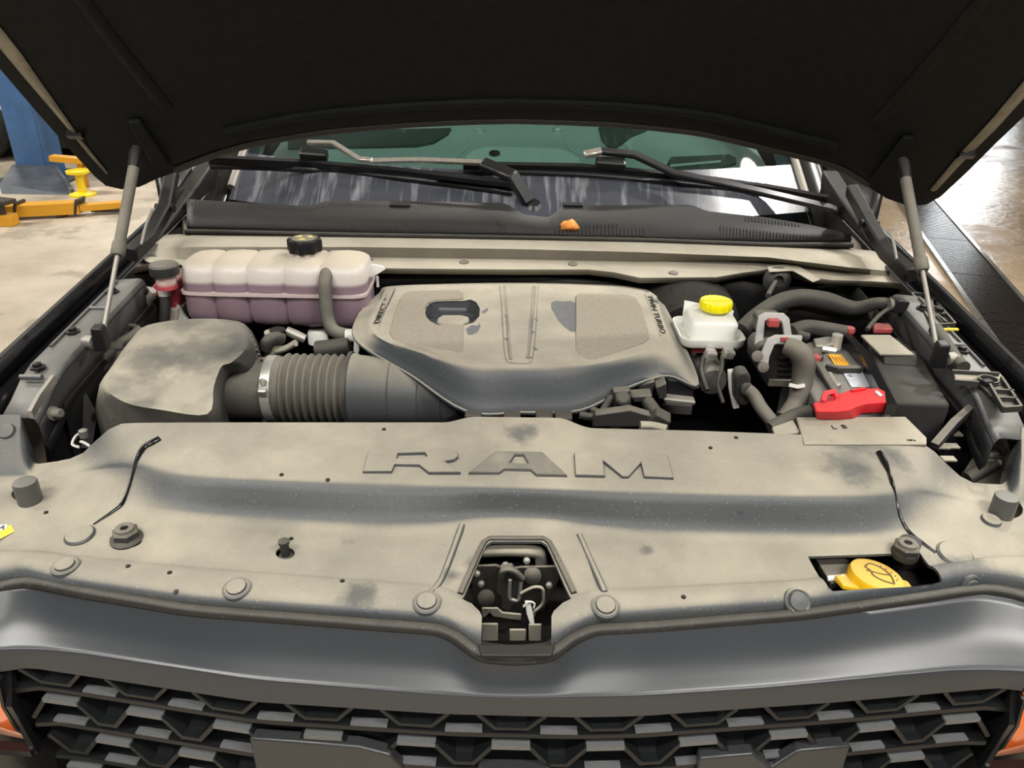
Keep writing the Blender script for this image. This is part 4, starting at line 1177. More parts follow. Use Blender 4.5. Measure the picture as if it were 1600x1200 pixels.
def gp(x, dz_, dy=0.012):
    y, z = gy(XC + x)
    return Vector((XC + x, y + dy, z + dz_))
nrow = 4
back = [[gp(x, z, 0.075) for x in [-0.68 + k * 0.068 for k in range(21)]] for z in (-0.005, -0.12, -0.30)]
sheet('backing', back, M['bay_black'], grille, t=0.003)
def hw(r): return HW - 0.012 * r
for r in range(nrow):
    za = -0.038 - r * 0.066
    # straight bar
    n_ = 41
    h_ = hw(r)
    bar('straight_bar', [gp(-h_ + 2 * h_ * k / (n_ - 1), za, 0.022) for k in range(n_)], 0.040, 0.007, M['gr_dark'], grille)
    k0 = int(h_ / PIT) + 1
    # flats on it, their brightness painted in
    for k in range(-k0, k0 + 1):
        x = (k + (0.5 if r % 2 == 0 else 0.0)) * PIT
        if abs(x) + 0.03 > h_: continue
        bar('flat', [gp(x - 0.023, za + 0.003, 0.008), gp(x, za + 0.003, 0.008), gp(x + 0.023, za + 0.003, 0.008)], 0.011, 0.007, M['gr_lit_flat'], grille)
    # zigzag bar: flats between the scoops, dipping to the next straight bar
    zt, zb = za - 0.021, za - 0.052
    W_ = []
    for k in range(-k0 - 1, k0 + 2):
        x = (k + (0.0 if r % 2 == 0 else 0.5)) * PIT
        W_ += [(x - 0.088, zb), (x - 0.060 - 0.0, zb)] if False else []
        W_ += [(x - 0.024, zt), (x + 0.024, zt), (x + 0.047, zb), (x + PIT - 0.047, zb)]
    W_ = [w for w in W_ if abs(w[0]) <= h_]
    bar('zigzag_bar', [gp(x, z, 0.016) for x, z in W_], 0.030, 0.006, M['gr_dark'], grille, up=(0, 0, 1))
    for k in range(-k0, k0 + 1):
        xf = (k + (0.0 if r % 2 == 0 else 0.5)) * PIT
        if abs(xf) + 0.03 < h_:
            bar('flat', [gp(xf - 0.024, zt + 0.003, 0.004), gp(xf + 0.024, zt + 0.003, 0.004)], 0.011, 0.007, M['gr_lit_flat'], grille)
        xs_ = xf + PIT / 2
        if abs(xs_) + 0.045 < h_:
            v = [gp(xs_ - 0.036, zt - 0.002, 0.008), gp(xs_ + 0.036, zt - 0.002, 0.008), gp(xs_ + 0.012, zb + 0.002, 0.010), gp(xs_ - 0.012, zb + 0.002, 0.010),
                 gp(xs_ - 0.026, zt + 0.000, 0.050), gp(xs_ + 0.026, zt + 0.000, 0.050), gp(xs_ + 0.010, zb + 0.010, 0.045), gp(xs_ - 0.010, zb + 0.010, 0.045)]
            mk('scoop', v, [(0, 3, 7, 4), (3, 2, 6, 7), (2, 1, 5, 6), (4, 7, 6, 5)], M['gr_dark'], grille, 0, recalc=False)
# row of shallow dips right under the brow
W_ = []
for k in range(-6, 7):
    x = k * PIT
    if abs(x) > HW - 0.05: continue
    bar('dip', [gp(x - 0.042, 0.0, 0.010), gp(x - 0.020, -0.026, 0.012), gp(x + 0.020, -0.026, 0.012), gp(x + 0.042, 0.0, 0.010)], 0.020, 0.005, M['gr_dark'], grille)
# big letters standing on the grille, only their tops in view
def big_letter(name, pts, x0, w, ztop, dy):
    q = []
    for a, b in pts:
        x = x0 + a * w
        y, z = gy(XC + x)
        q.append(Vector((XC + x, y + dy, z + ztop - b)))
    prism(name, q, (0, 0.018, 0), M['gr_letter'], grille, 0.003)
big_letter('letter_R', [(0, 0.14), (0, 0), (0.72, 0), (0.92, 0.012), (1, 0.04), (0.9, 0.075), (1.0, 0.14), (0.72, 0.14), (0.62, 0.095), (0.3, 0.095), (0.3, 0.14)], -0.33, 0.195, -0.062, -0.006)
big_letter('letter_A', [(0, 0.14), (0.25, 0), (0.75, 0), (1.0, 0.14), (0.75, 0.14), (0.7, 0.11), (0.3, 0.11), (0.25, 0.14)], -0.085, 0.18, -0.092, -0.006)
big_letter('letter_M', [(0, 0.14), (0, 0), (0.35, 0), (0.5, 0.03), (0.65, 0), (1.0, 0), (1.0, 0.14), (0.75, 0.14), (0.72, 0.05), (0.5, 0.1), (0.28, 0.05), (0.25, 0.14)], 0.24, 0.2, -0.078, -0.006)
# headlamps at both ends
for s in (-1, 1):
    xa = XC + s * 0.655
    y, z = gy(xa)
    hl = thing('headlamp', 'amber headlamp corner at the grille end below the yellow sticker' if s < 0 else 'amber headlamp corner at the grille end nearest the washer cap', 'headlamp', (xa + s * 0.12, y + 0.04, z - 0.16))
    ring = []
    for d, q in ((0.0, 0.0), (0.10, 0.02), (0.22, 0.075), (0.31, 0.16)):
        ring.append([Vector((xa + s * d, y + q + dy, z - 0.005 + dz_ - d * 0.02)) for dy, dz_ in ((0.03, 0.0), (0.0, -0.012), (-0.006, -0.05), (0.0, -0.10), (0.02, -0.15), (0.10, -0.15), (0.10, 0.0))])
    loft('lens', ring, M['orange'], hl, smooth=60, label='orange reflector lens')
    prism('bezel_wall', [Vector((xa - s * 0.003, y + a_, z + b_)) for a_, b_ in ((0.03, 0.004), (-0.006, -0.012), (-0.012, -0.05), (-0.006, -0.10), (0.02, -0.16), (0.13, -0.16), (0.13, 0.004))], (s * 0.004, 0, 0), M['glossblack'], hl)
    for q in range(2):
        bar('bezel', [Vector((xa - s * 0.004 + s * d, y + yy - 0.006, z + 0.004 + zz - q * 0.158)) for d, yy, zz in ((0.0, 0.012, 0.0), (0.11, 0.02, -0.003), (0.22, 0.072, -0.006), (0.31, 0.155, -0.01))], 0.014, 0.01, M['glossblack'], hl)
    bar('bezel', [Vector((xa - s * 0.006, y + 0.02, z + 0.0)), Vector((xa - s * 0.008, y - 0.006, z - 0.05)), Vector((xa - s * 0.004, y + 0.01, z - 0.16))], 0.008, 0.010, M['glossblack'], hl, up=(0, 1, 0.2))
for s in (-1, 1):
    box('fender_front', (XC + s * 0.83, 0.90, 0.74), (0.34, 0.22, 0.5), M['paint'], truck, bev=0.03, seg=3)
# bumper top below the grille
box('front_bumper', (XC, 0.66, 0.58), (1.7, 0.12, 0.2), M['matte_black'], truck, bev=0.03, seg=3)

# ================================================================== hood latch in its opening
lt = thing('hood_latch', 'dusty hood latch with bent hook and pale release tab in the cover opening', 'latch', pz(805, 930, 0.98))
def lp(px, py, y): return pY(px, py, y)
M['latch_steel'] = dusty('dusty_latch_steel', (0.022, 0.022, 0.021), lo=0.05, hi=0.5, n0=0.1, n1=0.8, scale=18, rough=0.4, metal=0.4)
tube('cross_tube', [lp(748, 862, 0.86), lp(790, 860, 0.86), lp(835, 862, 0.86), lp(844, 868, 0.86), (lp(846, 885, 0.86))], 0.009, M['tan'], lt, n=10, sub=3)
def plate(name, pts, y, th, mat=None):
    return prism(name, [lp(a, b, y) for a, b in pts], (0, th, 0), mat or M['latch_steel'], lt, 0.0015)
plate('back_plate', [(735, 885), (775, 883), (790, 890), (815, 886), (870, 885), (875, 905), (862, 930), (850, 955), (820, 960), (745, 958), (738, 930)], 0.815, 0.004)
plate('side_plate', [(782, 890), (800, 888), (812, 905), (812, 930), (800, 950), (795, 955), (782, 950), (785, 935), (775, 925)], 0.795, 0.012)
tube('hook', [lp(783, 902, 0.787), lp(786, 893, 0.787), (lp(795, 890, 0.787)), lp(806, 895, 0.787), lp(816, 905, 0.787)], 0.005, M['latch_steel'], lt, n=8)
tube('striker_slot', [lp(797, 906, 0.786), lp(796, 932, 0.786), lp(801, 937, 0.786), lp(811, 936, 0.786), lp(814, 908, 0.786)], 0.0025, M['dull_steel'], lt, n=8, sub=3)
plate('lower_flange', [(752, 950), (778, 950), (785, 957), (815, 960), (815, 970), (795, 968), (770, 964), (765, 958), (758, 965), (753, 965)], 0.79, 0.003, M['tan'])
tube('release_wire', [lp(814, 927, 0.78), lp(832, 918, 0.78), lp(845, 918, 0.78), lp(849, 925, 0.78), lp(848, 943, 0.78), lp(836, 955, 0.78), lp(834, 962, 0.78)], 0.0022, M['tan'], lt, n=8, sub=3, label='bent wire loop')
plate('release_lever', [(815, 945), (824, 946), (826, 1002), (820, 1002), (814, 985)], 0.765, 0.003, M['matte_black'])
prism('release_tab', [lp(a, b, 0.758) for a, b in ((820, 940), (828, 940), (832, 955), (837, 985), (835, 992), (828, 975), (823, 960))], (0, 0.003, 0), M['white_dusty'], lt, 0.001, label='pale cream release tab')
tube('tab_ring', [lp(818, 948, 0.757), lp(826, 940, 0.757), lp(835, 943, 0.757), lp(834, 950, 0.757)], 0.0013, M['white_dusty'], lt, n=6, sub=4)
for a, b in ((745, 896), (790, 883), (823, 876), (858, 914), (752, 912)):
    lathe('rivet', [(0.005, 0), (0.0045, 0.003), (0.002, 0.0045)], lp(a, b, 0.812), M['dull_steel'], lt, z=(0, -1, 0.5), n=12)
for a, b in ((832, 898), (760, 932)):
    lathe('boss', [(0.012, 0), (0.012, 0.006), (0.006, 0.008)], lp(a, b, 0.813), M['latch_steel'], lt, z=(0, -1, 0.4), n=14)
for a, b, c_, d_ in ((752, 975, 778, 1002), (796, 984, 822, 1002), (826, 976, 846, 1002)):
    plate('support_web', [(a, b), (c_, b), (c_, d_), (a, d_)], 0.735, 0.003, M['cowl_metal'])

# ================================================================== washer filler under its opening
wt = thing('washer_filler_cap', 'yellow washer fluid cap with windshield symbol in the cover opening', 'cap', pz(1370, 900, 1.03))
wc_ = pz(1369, 900, 1.060)
wn = Vector((0.14, 0.06, 0.99)).normalized()
wx = Vector((1, 0.1, 0))
lathe('cap', [(0.034, -0.018), (0.036, -0.002), (0.034, 0.003), (0.030, 0.0045), (0.0, 0.005)], wc_, M['yellow_cap'], wt, z=wn, x=wx, n=40)
fm = frame(wn, wx)
def wpt(a, b, c): return wc_ + fm @ Vector((a, b, c))
for s in (-1, 1):
    prism('cap_ear', [wpt(s * 0.030, -0.018, -0.016), wpt(s * 0.052, -0.014, -0.016), wpt(s * 0.054, 0.006, -0.016), wpt(s * 0.034, 0.014, -0.016)], fm @ Vector((0, 0, 0.008)), M['yellow_cap'], wt, 0.002)
prism('strap', [wpt(0.045, -0.016, -0.02), wpt(0.075, -0.020, -0.02), wpt(0.078, -0.006, -0.02), wpt(0.046, 0.004, -0.02)], fm @ Vector((0, 0, 0.004)), M['white'], wt, 0.001, label='pale strap end')
lathe('neck', [(0.026, -0.14), (0.026, -0.01)], wc_, M['matte_black'], wt, z=wn, n=24)
# windshield symbol on the cap
M['symbol'] = plain('symbol_brown', (0.16, 0.11, 0.06), 0.6)
tube('symbol', [wpt(a, b, 0.0055) for a, b in ((-0.012, 0.012), (0.000, 0.020), (0.012, 0.012), (0.017, -0.004), (0.012, -0.022))], 0.0011, M['symbol'], wt, n=5, sub=4)
tube('symbol', [wpt(a, b, 0.0055) for a, b in ((-0.012, 0.012), (-0.008, 0.002), (-0.010, -0.006), (-0.002, -0.016), (0.012, -0.022))], 0.0011, M['symbol'], wt, n=5, sub=4)
tube('symbol', [wpt(a, b, 0.0055) for a, b in ((-0.014, 0.004), (0.004, -0.002), (0.016, -0.003))], 0.0010, M['symbol'], wt, n=5, sub=4)
for a, b in ((0.014, 0.016), (0.018, 0.010), (0.022, 0.003), (0.024, -0.004), (0.024, -0.010), (0.020, -0.014)):
    lathe('symbol_drop', [(0.0012, 0.0), (0.0008, 0.0008)], wpt(a, b, 0.005), M['symbol'], wt, z=wn, n=6)
# what lies beside the filler in the opening
ob = thing('filler_bracket', 'dark plastic bracket block below the hexagonal socket at the washer opening', 'bracket', pz(1415, 880, 1.02))
prism('block', [pz(a, b, 1.03) for a, b in ((1378, 872), (1440, 872), (1455, 888), (1395, 890))], (0, 0, 0.022), M['matte_black'], ob, 0.003)
lathe('post', [(0.014, -0.02), (0.014, 0.02)], pz(1418, 862, 1.06), M['matte_black'], ob, n=16)
wd = thing('washer_duct', 'dusty grey duct with white stud beside the yellow washer cap', 'duct', pz(1290, 895, 1.02))
prism('panel', [pz(a, b, 1.035) for a, b in ((1262, 866), (1325, 885), (1322, 915), (1296, 922))], (0, 0, 0.012), M['black_dusty'], wd, 0.002)
lathe('stud', [(0.004, 0), (0.0045, 0.02), (0.003, 0.022)], pz(1293, 904, 1.05), M['white'], wd, z=(0.9, -0.1, 0.2), n=10, label='small white stud')

# ================================================================== engine cover
M['ecover'] = dusty('dusty_engine_cover', (0.042, 0.050, 0.059), lo=0.04, hi=0.9, n0=0.5, n1=0.97, scale=8, rough=0.45, fine=0.12, floor=0.06, speck=0.2,
                    spots=(spot(735, 515, 1.17, 0.012), spot(755, 488, 1.17, 0.008), spot(1022, 468, 1.168, 0.02), spot(838, 500, 1.173, 0.006), spot(833, 520, 1.173, 0.007), spot(790, 530, 1.173, 0.007), spot(915, 462, 1.173, 0.009), spot(790, 495, 1.173, 0.006), spot(835, 545, 1.172, 0.008), spot(686, 561, 1.16, 0.007)))
plat = [(628, 452, 1.172), (720, 449, 1.174), (812, 448, 1.175), (905, 450, 1.174), (988, 455, 1.17), (1016, 470, 1.168), (1036, 512, 1.165), (1040, 530, 1.163), (1000, 548, 1.165), (930, 566, 1.168), (860, 572, 1.17), (790, 573, 1.17), (730, 570, 1.17), (660, 552, 1.168), (606, 533, 1.166), (584, 512, 1.164), (590, 488, 1.166), (606, 465, 1.168)]
lip = [(612, 447, 1.155), (720, 443, 1.16), (812, 442, 1.16), (905, 444, 1.16), (998, 449, 1.155), (1030, 468, 1.145), (1062, 530, 1.135), (1087, 598, 1.115), (1040, 584, 1.128), (978, 602, 1.122), (905, 637, 1.103), (815, 640, 1.103), (730, 638, 1.105), (645, 583, 1.128), (572, 540, 1.148), (555, 515, 1.152), (566, 486, 1.155), (594, 458, 1.155)]
Rp = [pz(*p) for p in plat]; Rl = [pz(*p) for p in lip]
cen = sum(Rp, Vector()) / len(Rp)
sh = []
for i, (a, b) in enumerate(zip(Rp, Rl)):
    t_ = 0.45
    q = lerp(a, b, t_)
    d = b - a
    q.z = lerp(a.z, b.z, 0.30 if d.z < -0.03 else 0.4)
    sh.append(q)
inn = [lerp(p, cen, 0.10) + Vector((0, 0, 0.0015)) for p in Rp]
inn2 = [lerp(p, cen, 0.55) + Vector((0, 0, 0.003)) for p in Rp]
N_ = 5
def cr(P): return catmull(P, N_, True)
flange = [p + Vector((0, 0, -0.006)) for p in Rl]
outl = []
for p in Rl:
    d = (p - cen); d.z = 0; d.normalize()
    outl.append(p + d * 0.004 + Vector((0, 0, -0.001)))
rings = [cr([p + Vector((0, 0, -0.008)) for p in outl]), cr(outl), cr([lerp(a, b, 0.15) for a, b in zip(Rl, sh)]), cr([lerp(a, b, 0.55) + Vector((0, 0, 0.001)) for a, b in zip(Rl, sh)]), cr(sh), cr([lerp(a, b, 0.5) + Vector((0, 0, 0.004)) for a, b in zip(sh, Rp)]), cr([lerp(a, b, 0.85) + Vector((0, 0, 0.002)) for a, b in zip(sh, Rp)]), cr(Rp), cr(inn), cr(inn2), [lerp(cen + Vector((0, 0, 0.004)), p, 0.04) for p in cr(inn2)]]
ec = thing('engine_cover', 'large dusty engine cover with two flat panels and a finger hole', 'engine cover', pz(820, 560, 1.08))
shell = loft('shell', rings, M['ecover'], ec, cap0=False, cap1=True, smooth=50)
bv_e0 = bvh_of(shell)
rim = catmull([outl[k % len(outl)] + Vector((0, 0, -0.003)) for k in range(6, 17)], 5)
tube('edge_rim', rim, 0.0032, M['ecover'], ec, n=8, raw=True, label='thin raised rim along the lower edge')
# finger hole
hole = [(664, 488), (666, 480), (672, 474), (682, 471), (725, 470), (735, 468), (744, 472), (750, 482), (749, 494), (740, 504), (725, 508), (685, 508), (672, 502), (666, 495)]
cutP = [hit(bv_e0, *p)[0] for p in hole]
solid(shell, 0.003)
bake(shell)
cut(shell, [prism('cutter', [p - Vector((0, 0, 0.06)) for p in cutP], (0, 0, 0.12), None)])
finish(shell.data, 45)
bv_e = bv_e0
def on_e(px, py): return hit(bv_e, px, py)
M['epanel'] = dusty('dusty_mesh_panel', (0.07, 0.07, 0.068), dust=(0.33, 0.295, 0.235), lo=0.5, hi=0.88, scale=220, rough=0.7, fine=0.05)
emboss('mesh_panel', [[(633, 458), (645, 455), (716, 455), (723, 459), (724, 468), (700, 469), (680, 470), (668, 475), (662, 485), (664, 497), (672, 505), (685, 510), (724, 510), (724, 545), (720, 555), (708, 559), (690, 557), (640, 541), (613, 529), (609, 520), (616, 495), (626, 467)]], bv_e, 0.0012, M['epanel'], ec, bev=0.0006, label='flat grained inset panel')
emboss('mesh_panel', [[(900, 464), (906, 461), (980, 462), (993, 467), (1001, 480), (1013, 520), (1014, 530), (1005, 537), (960, 552), (930, 562), (915, 561), (905, 554), (900, 545)]], bv_e, 0.0012, M['epanel'], ec, bev=0.0006, label='flat grained inset panel')
# places where the dust has been wiped off
M['wiped'] = plain('wiped_dark_plastic', (0.040, 0.045, 0.050), 0.42, grain=0.25, scale=60)
for pts in ([(861, 473), (868, 470), (880, 471), (892, 470), (899, 474), (899.5, 524), (890, 517), (880, 509), (872, 500), (866, 489), (861, 481)],
            [(729, 518), (732, 511), (738, 508), (746, 509), (749, 505), (751, 510), (746, 519), (738, 523), (731, 523)],
            [(752, 488), (758, 483), (763, 481), (762, 486), (756, 490)]):
    emboss('wiped_patch', [pts], bv_e, 0.0003, M['wiped'], ec, sink=0.001, label='dark patch wiped free of dust')
# two ribs down the middle joined at the front
for pts in (((783, 447), (787, 490), (790, 540), (793, 562)), ((839, 447), (836, 490), (832, 540), (829, 560))):
    P = [on_e(*p) for p in pts]
    tube('centre_rib', [q[0] for q in P], 0.0042, M['ecover'], ec, n=8, sub=3, flat=0.6)
    P = [on_e(p[0] + (6 if p[0] < 810 else -6), p[1]) for p in pts]
    tube('centre_groove_edge', [q[0] for q in P], 0.0018, M['ecover'], ec, n=6, sub=3)
P = [on_e(*p) for p in ((793, 561), (797, 566), (824, 567), (829, 561))]
tube('centre_rib', [q[0] for q in P], 0.0035, M['ecover'], ec, n=8, sub=3, flat=0.6)
# well and handle in the finger hole
wb = [p + Vector((0, 0, -0.03)) for p in cutP]
M['well'] = plain('dark_well_plastic', (0.07, 0.073, 0.08), 0.5, grain=0.1)
loft('well_wall', [cutP, wb], M['well'], ec, cap0=False, cap1=True)
hb = [lerp(cutP[0], cutP[8], t_) + Vector((0, 0, -0.016)) for t_ in (0.22, 0.9)]
prism('handle', [on_e(a, b)[0] + Vector((0, 0, -0.024)) for a, b in ((683, 492), (692, 487), (720, 487), (733, 490), (733, 496), (720, 502), (690, 502), (682, 498))], (0, 0, 0.018), M['tan'], ec, 0.004, label='dusty pull handle in the finger hole')
box('handle_hood', on_e(707, 482)[0] + Vector((0, 0.0, -0.01)), (0.058, 0.012, 0.02), M['well'], ec, bev=0.003)
# lettered strips at both ends
def strip(pts, txt, a, b, flip):
    emboss('badge_strip', [pts], bv_e, 0.001, M['ecover'], ec, bev=0.0008)
    A, n1 = on_e(*a); B, n2 = on_e(*b)
    n = (n1 + n2).normalized()
    d = B - A
    textm('badge_lettering', txt, 0.0155, 0.0006, place((A + B) / 2 + n * 0.0018, n, d), M['matte_black'], ec, xs=d.length / (0.0155 * 0.62 * len(txt)), label='small dark moulded lettering')
strip([(577, 510), (582, 500), (600, 462), (606, 453), (617, 452), (617, 457), (602, 485), (592, 514), (580, 516)], 'DIRECT INJ', (586, 513), (610, 455), False)
strip([(1007, 460), (1014, 459), (1024, 467), (1034, 490), (1044, 519), (1041, 526), (1031, 525), (1024, 505)], 'TWIN TURBO', (1014, 463), (1036, 522), True)
# small tab at the right foot of the cover
tube('foot_clip', [pz(1084, 597, 1.112), pz(1090, 604, 1.106), pz(1083, 607, 1.10)], 0.003, M['strut'], ec, n=6)

# ================================================================== engine below the cover
en = thing('engine', 'dark dusty engine with brackets and pulleys partly hidden below its cover', 'engine', (XC + 0.06, 1.4, 0.64))
box('block', (XC + 0.02, 1.42, 0.84), (0.38, 0.46, 0.36), M['bay_black'], en, bev=0.02)
box('cylinder_head', (XC + 0.02, 1.44, 1.05), (0.32, 0.40, 0.08), M['bay_black'], en, bev=0.015)
def yb(px, py, y): return pY(px, py, y)
for pts, y, th, mt in ((((958, 612), (985, 610), (988, 652), (958, 652)), 1.20, 0.02, M['black_dusty']),
                       (((962, 618), (982, 618), (984, 634), (960, 634)), 1.185, 0.012, M['rubber']),
                       (((985, 620), (1020, 618), (1018, 628), (990, 630)), 1.21, 0.03, M['black_dusty']),
                       (((998, 602), (1024, 595), (1020, 620), (996, 620)), 1.25, 0.05, M['black_dusty']),
                       (((930, 648), (985, 640), (1018, 650), (1018, 668), (925, 668)), 1.14, 0.02, M['black_dusty']),
                       (((1043, 592), (1084, 598), (1084, 626), (1040, 622)), 1.27, 0.02, M['matte_black']),
                       (((1034, 622), (1088, 628), (1086, 634), (1040, 632)), 1.25, 0.03, M['dull_steel']),
                       (((1024, 606), (1042, 598), (1042, 622), (1030, 626)), 1.24, 0.03, M['black_dusty'])):
    prism('bracket', [yb(a, b, y) for a, b in pts], (0, th, 0), mt, en, 0.003)
lathe('sensor_plug', [(0.013, -0.02), (0.013, 0.012), (0.009, 0.015)], yb(972, 625, 1.18), M['rubber'], en, z=(0, -0.7, 0.7), n=16)
tube('coolant_stub', [yb(1012, 628, 1.2), yb(1024, 645, 1.17), yb(1034, 660, 1.14)], 0.012, M['loom'], en, n=10)
tube('coolant_stub', [yb(1000, 665, 1.12), yb(1020, 666, 1.12), yb(1042, 671, 1.11)], 0.008, M['tan'], en, n=10)
box('connector', yb(1030, 655, 1.14), (0.03, 0.025, 0.03), M['rubber'], en, rot=(0.3, 0.5, 0), bev=0.004)
tube('rail_pipe', [yb(925, 640, 1.19), yb(950, 652, 1.17), yb(975, 665, 1.15)], 0.007, M['loom'], en, n=8)
tube('rail_pipe', [yb(905, 648, 1.18), yb(935, 650, 1.18), yb(955, 620, 1.2)], 0.008, M['rubber'], en, n=8)
for a, b in ((740, 655), (800, 657), (850, 657), (880, 658)):
    box('coil_connector', yb(a, b, 1.16), (0.03, 0.03, 0.03), M['rubber'], en, bev=0.004)
hs = prism('heat_shield', [yb(a, b, 1.32) for a, b in ((1035, 632), (1082, 634), (1080, 648), (1034, 645))], (0, 0.004, 0), M['dull_steel'], en)

# ================================================================== air filter box and intake
ab = thing('air_filter_box', 'big rounded dusty air filter box with outlet pipe beside the fender', 'air box', pz(270, 600, 1.0))
M['airbox'] = dusty('dusty_air_box', (0.045, 0.047, 0.047), lo=0.22, hi=0.9, n0=-0.15, n1=0.85, scale=7, rough=0.5, fine=0.2,
                    patch=0.5, floor=0.42, spots=(spot(310, 545, 1.18, 0.095), spot(235, 562, 1.17, 0.07), spot(375, 540, 1.175, 0.06), spot(225, 640, 1.14, 0.03)))
top = [(240, 515, 1.182), (300, 505, 1.185), (360, 508, 1.182), (378, 522, 1.178), (383, 545, 1.176), (362, 566, 1.174), (346, 573, 1.172), (334, 604, 1.163), (324, 647, 1.146), (250, 640, 1.146), (196, 629, 1.150), (166, 605, 1.158), (186, 575, 1.168), (212, 540, 1.177)]
shd = [(230, 508, 1.172), (300, 499, 1.175), (372, 502, 1.170), (393, 522, 1.160), (400, 552, 1.150), (386, 575, 1.14), (356, 580, 1.145), (344, 612, 1.135), (333, 664, 1.12), (250, 659, 1.116), (186, 645, 1.122), (154, 610, 1.138), (176, 570, 1.15), (203, 532, 1.162)]
low = [(226, 512, 1.13), (300, 504, 1.13), (378, 508, 1.13), (400, 530, 1.11), (408, 560, 1.10), (396, 590, 1.09), (358, 600, 1.08), (350, 640, 1.07), (338, 690, 1.05), (250, 700, 1.04), (185, 690, 1.05), (148, 645, 1.06), (168, 590, 1.09), (200, 545, 1.11)]
T_, H_, W__ = ([pz(*p) for p in L] for L in (top, shd, low))
ct = sum(T_, Vector()) / len(T_)
def c4(P): return catmull(P, 4, True)
lid = loft('lid', [c4([p + Vector((0, 0, -0.12)) for p in W__]), c4(W__), c4([lerp(a, b, 0.6) for a, b in zip(W__, H_)]), c4(H_), c4([lerp(a, b, 0.5) + Vector((0, 0, 0.005)) for a, b in zip(H_, T_)]), c4(T_), c4([lerp(p, ct, 0.3) + Vector((0, 0, 0.001)) for p in T_]), [lerp(ct + Vector((0, 0, 0.002)), p, 0.05) for p in c4(T_)]], M['airbox'], ab, cap0=False, smooth=60)
HY, HZ, HR = 1.285, 1.076, 0.060
def ax(px): 
    return Vector((pY(px, 612, HY).x, HY, HZ))
def ringx(x, r, n=28, ry=None):
    return [Vector((x, HY + (ry or r) * math.cos(2 * math.pi * k / n), HZ + r * math.sin(2 * math.pi * k / n))) for k in range(n)]
x0, x1 = ax(318).x, ax(424).x
loft('outlet_pipe', [ringx(x0, HR * 1.06), ringx(lerp(x0, x1, 0.3), HR * 1.0), ringx(lerp(x0, x1, 0.95), HR * 0.97), ringx(x1, HR * 0.95)], M['airbox'], ab, smooth=60)
box('pipe_seam', Vector((lerp(x0, x1, 0.5), HY + 0.01, HZ + HR + 0.001)), (0.09, 0.02, 0.006), M['airbox'], ab, bev=0.002)
# rubbed rib fins on the flanks of the box
for k in range(6):
    a = pz(392 + k * 3.0, 525 + k * 7, 1.165 - k * 0.004); b = pz(404 + k * 3.5, 560 + k * 5, 1.09)
    bar('side_rib', [a, b], 0.003, 0.004, M['airbox'], ab, up=(1, 0, 0))
for k in range(7):
    a = pz(175 + k * 22, 634 + k * 1.6, 1.126); b = pz(176 + k * 22, 655, 1.10)
    bar('side_rib', [a, b], 0.003, 0.004, M['airbox'], ab, up=(0, -1, 0))
prism('mount_tab', [pz(a, b, 1.06) for a, b in ((112, 606), (120, 602), (150, 640), (145, 660))], (0, 0.004, 0.006), M['matte_black'], ab)

ih = thing('intake_hose', 'ribbed black rubber intake hose with steel band between air box and duct', 'hose', ax(490))
xa, xb = ax(418).x, ax(556).x
rg = [ringx(xa, 0.0600), ringx(ax(444).x, 0.0602)]
nr = 9
xs0, xs1 = ax(446).x, ax(552).x
for k in range(nr):
    a = lerp(xs0, xs1, k / nr); w = (xs1 - xs0) / nr
    for f_, r_ in ((0.0, 0.0585), (0.18, 0.0605), (0.34, 0.0655), (0.5, 0.067), (0.66, 0.0655), (0.82, 0.0605)):
        rg.append(ringx(a + f_ * w, r_, 36))
rg = [ringx(xa, 0.0600, 36), ringx(ax(443).x, 0.0602, 36)] + rg[2:] + [ringx(xs1, 0.0605, 36), ringx(xb, 0.061, 36)]
loft('bellows', rg, M['hose_grey'], ih, smooth=70)
xc0, xc1 = ax(422).x, ax(436).x
loft('hose_clamp', [ringx(xc0, 0.0606, 36), ringx(xc0, 0.0622, 36), ringx(xc1, 0.0622, 36), ringx(xc1, 0.0606, 36)], M['steel'], ih, smooth=40, label='bright steel hose clamp')
cs = Vector(((xc0 + xc1) / 2, HY - 0.058, HZ + 0.026))
box('clamp_screw_housing', cs + Vector((0, -0.002, -0.004)), (0.016, 0.012, 0.022), M['steel'], ih, rot=(0.5, 0, 0), bev=0.003)
lathe('clamp_screw', [(0.005, -0.004), (0.0065, 0.0), (0.0065, 0.006), (0.004, 0.008)], cs + Vector((0, 0.004, 0.012)), M['steel'], ih, z=(0, 0.3, 1), n=8)
idt = thing('intake_duct', 'smooth dark intake duct with fine joint lines running under the engine cover', 'duct', ax(620))
xd = [ax(v).x for v in (550, 556, 562, 612, 656, 690, 715, 760, 800)]
rd = [0.068, 0.070, 0.066, 0.064, 0.060, 0.056, 0.052, 0.046, 0.04]
def ringd(x, r, k):
    return [Vector((x, HY + 0.002 * k + r * 1.02 * math.cos(2 * math.pi * q / 32), HZ - 0.004 * k + r * math.sin(2 * math.pi * q / 32))) for q in range(32)]
M['duct'] = dusty('dusty_duct', (0.040, 0.046, 0.053), lo=0.06, hi=0.68, n0=0.45, n1=1.0, scale=10, rough=0.45, fine=0.1)
loft('duct', [ringd(x, r, max(0, i - 2)) for i, (x, r) in enumerate(zip(xd, rd))], M['duct'], idt, smooth=60)
for i in (3, 4, 5, 6):
    loft('joint_line', [ringd(xd[i] - 0.0012, rd[i] + 0.0008, i - 2), ringd(xd[i], rd[i] + 0.0016, i - 2), ringd(xd[i] + 0.0012, rd[i] + 0.0008, i - 2)], M['duct'], idt, cap0=False, cap1=False)
loft('flange_ring', [ringd(xd[0] - 0.004, 0.064, 0), ringd(xd[0] - 0.004, 0.072, 0), ringd(xd[0] + 0.002, 0.072, 0), ringd(xd[0] + 0.002, 0.064, 0)], M['rubber'], idt)

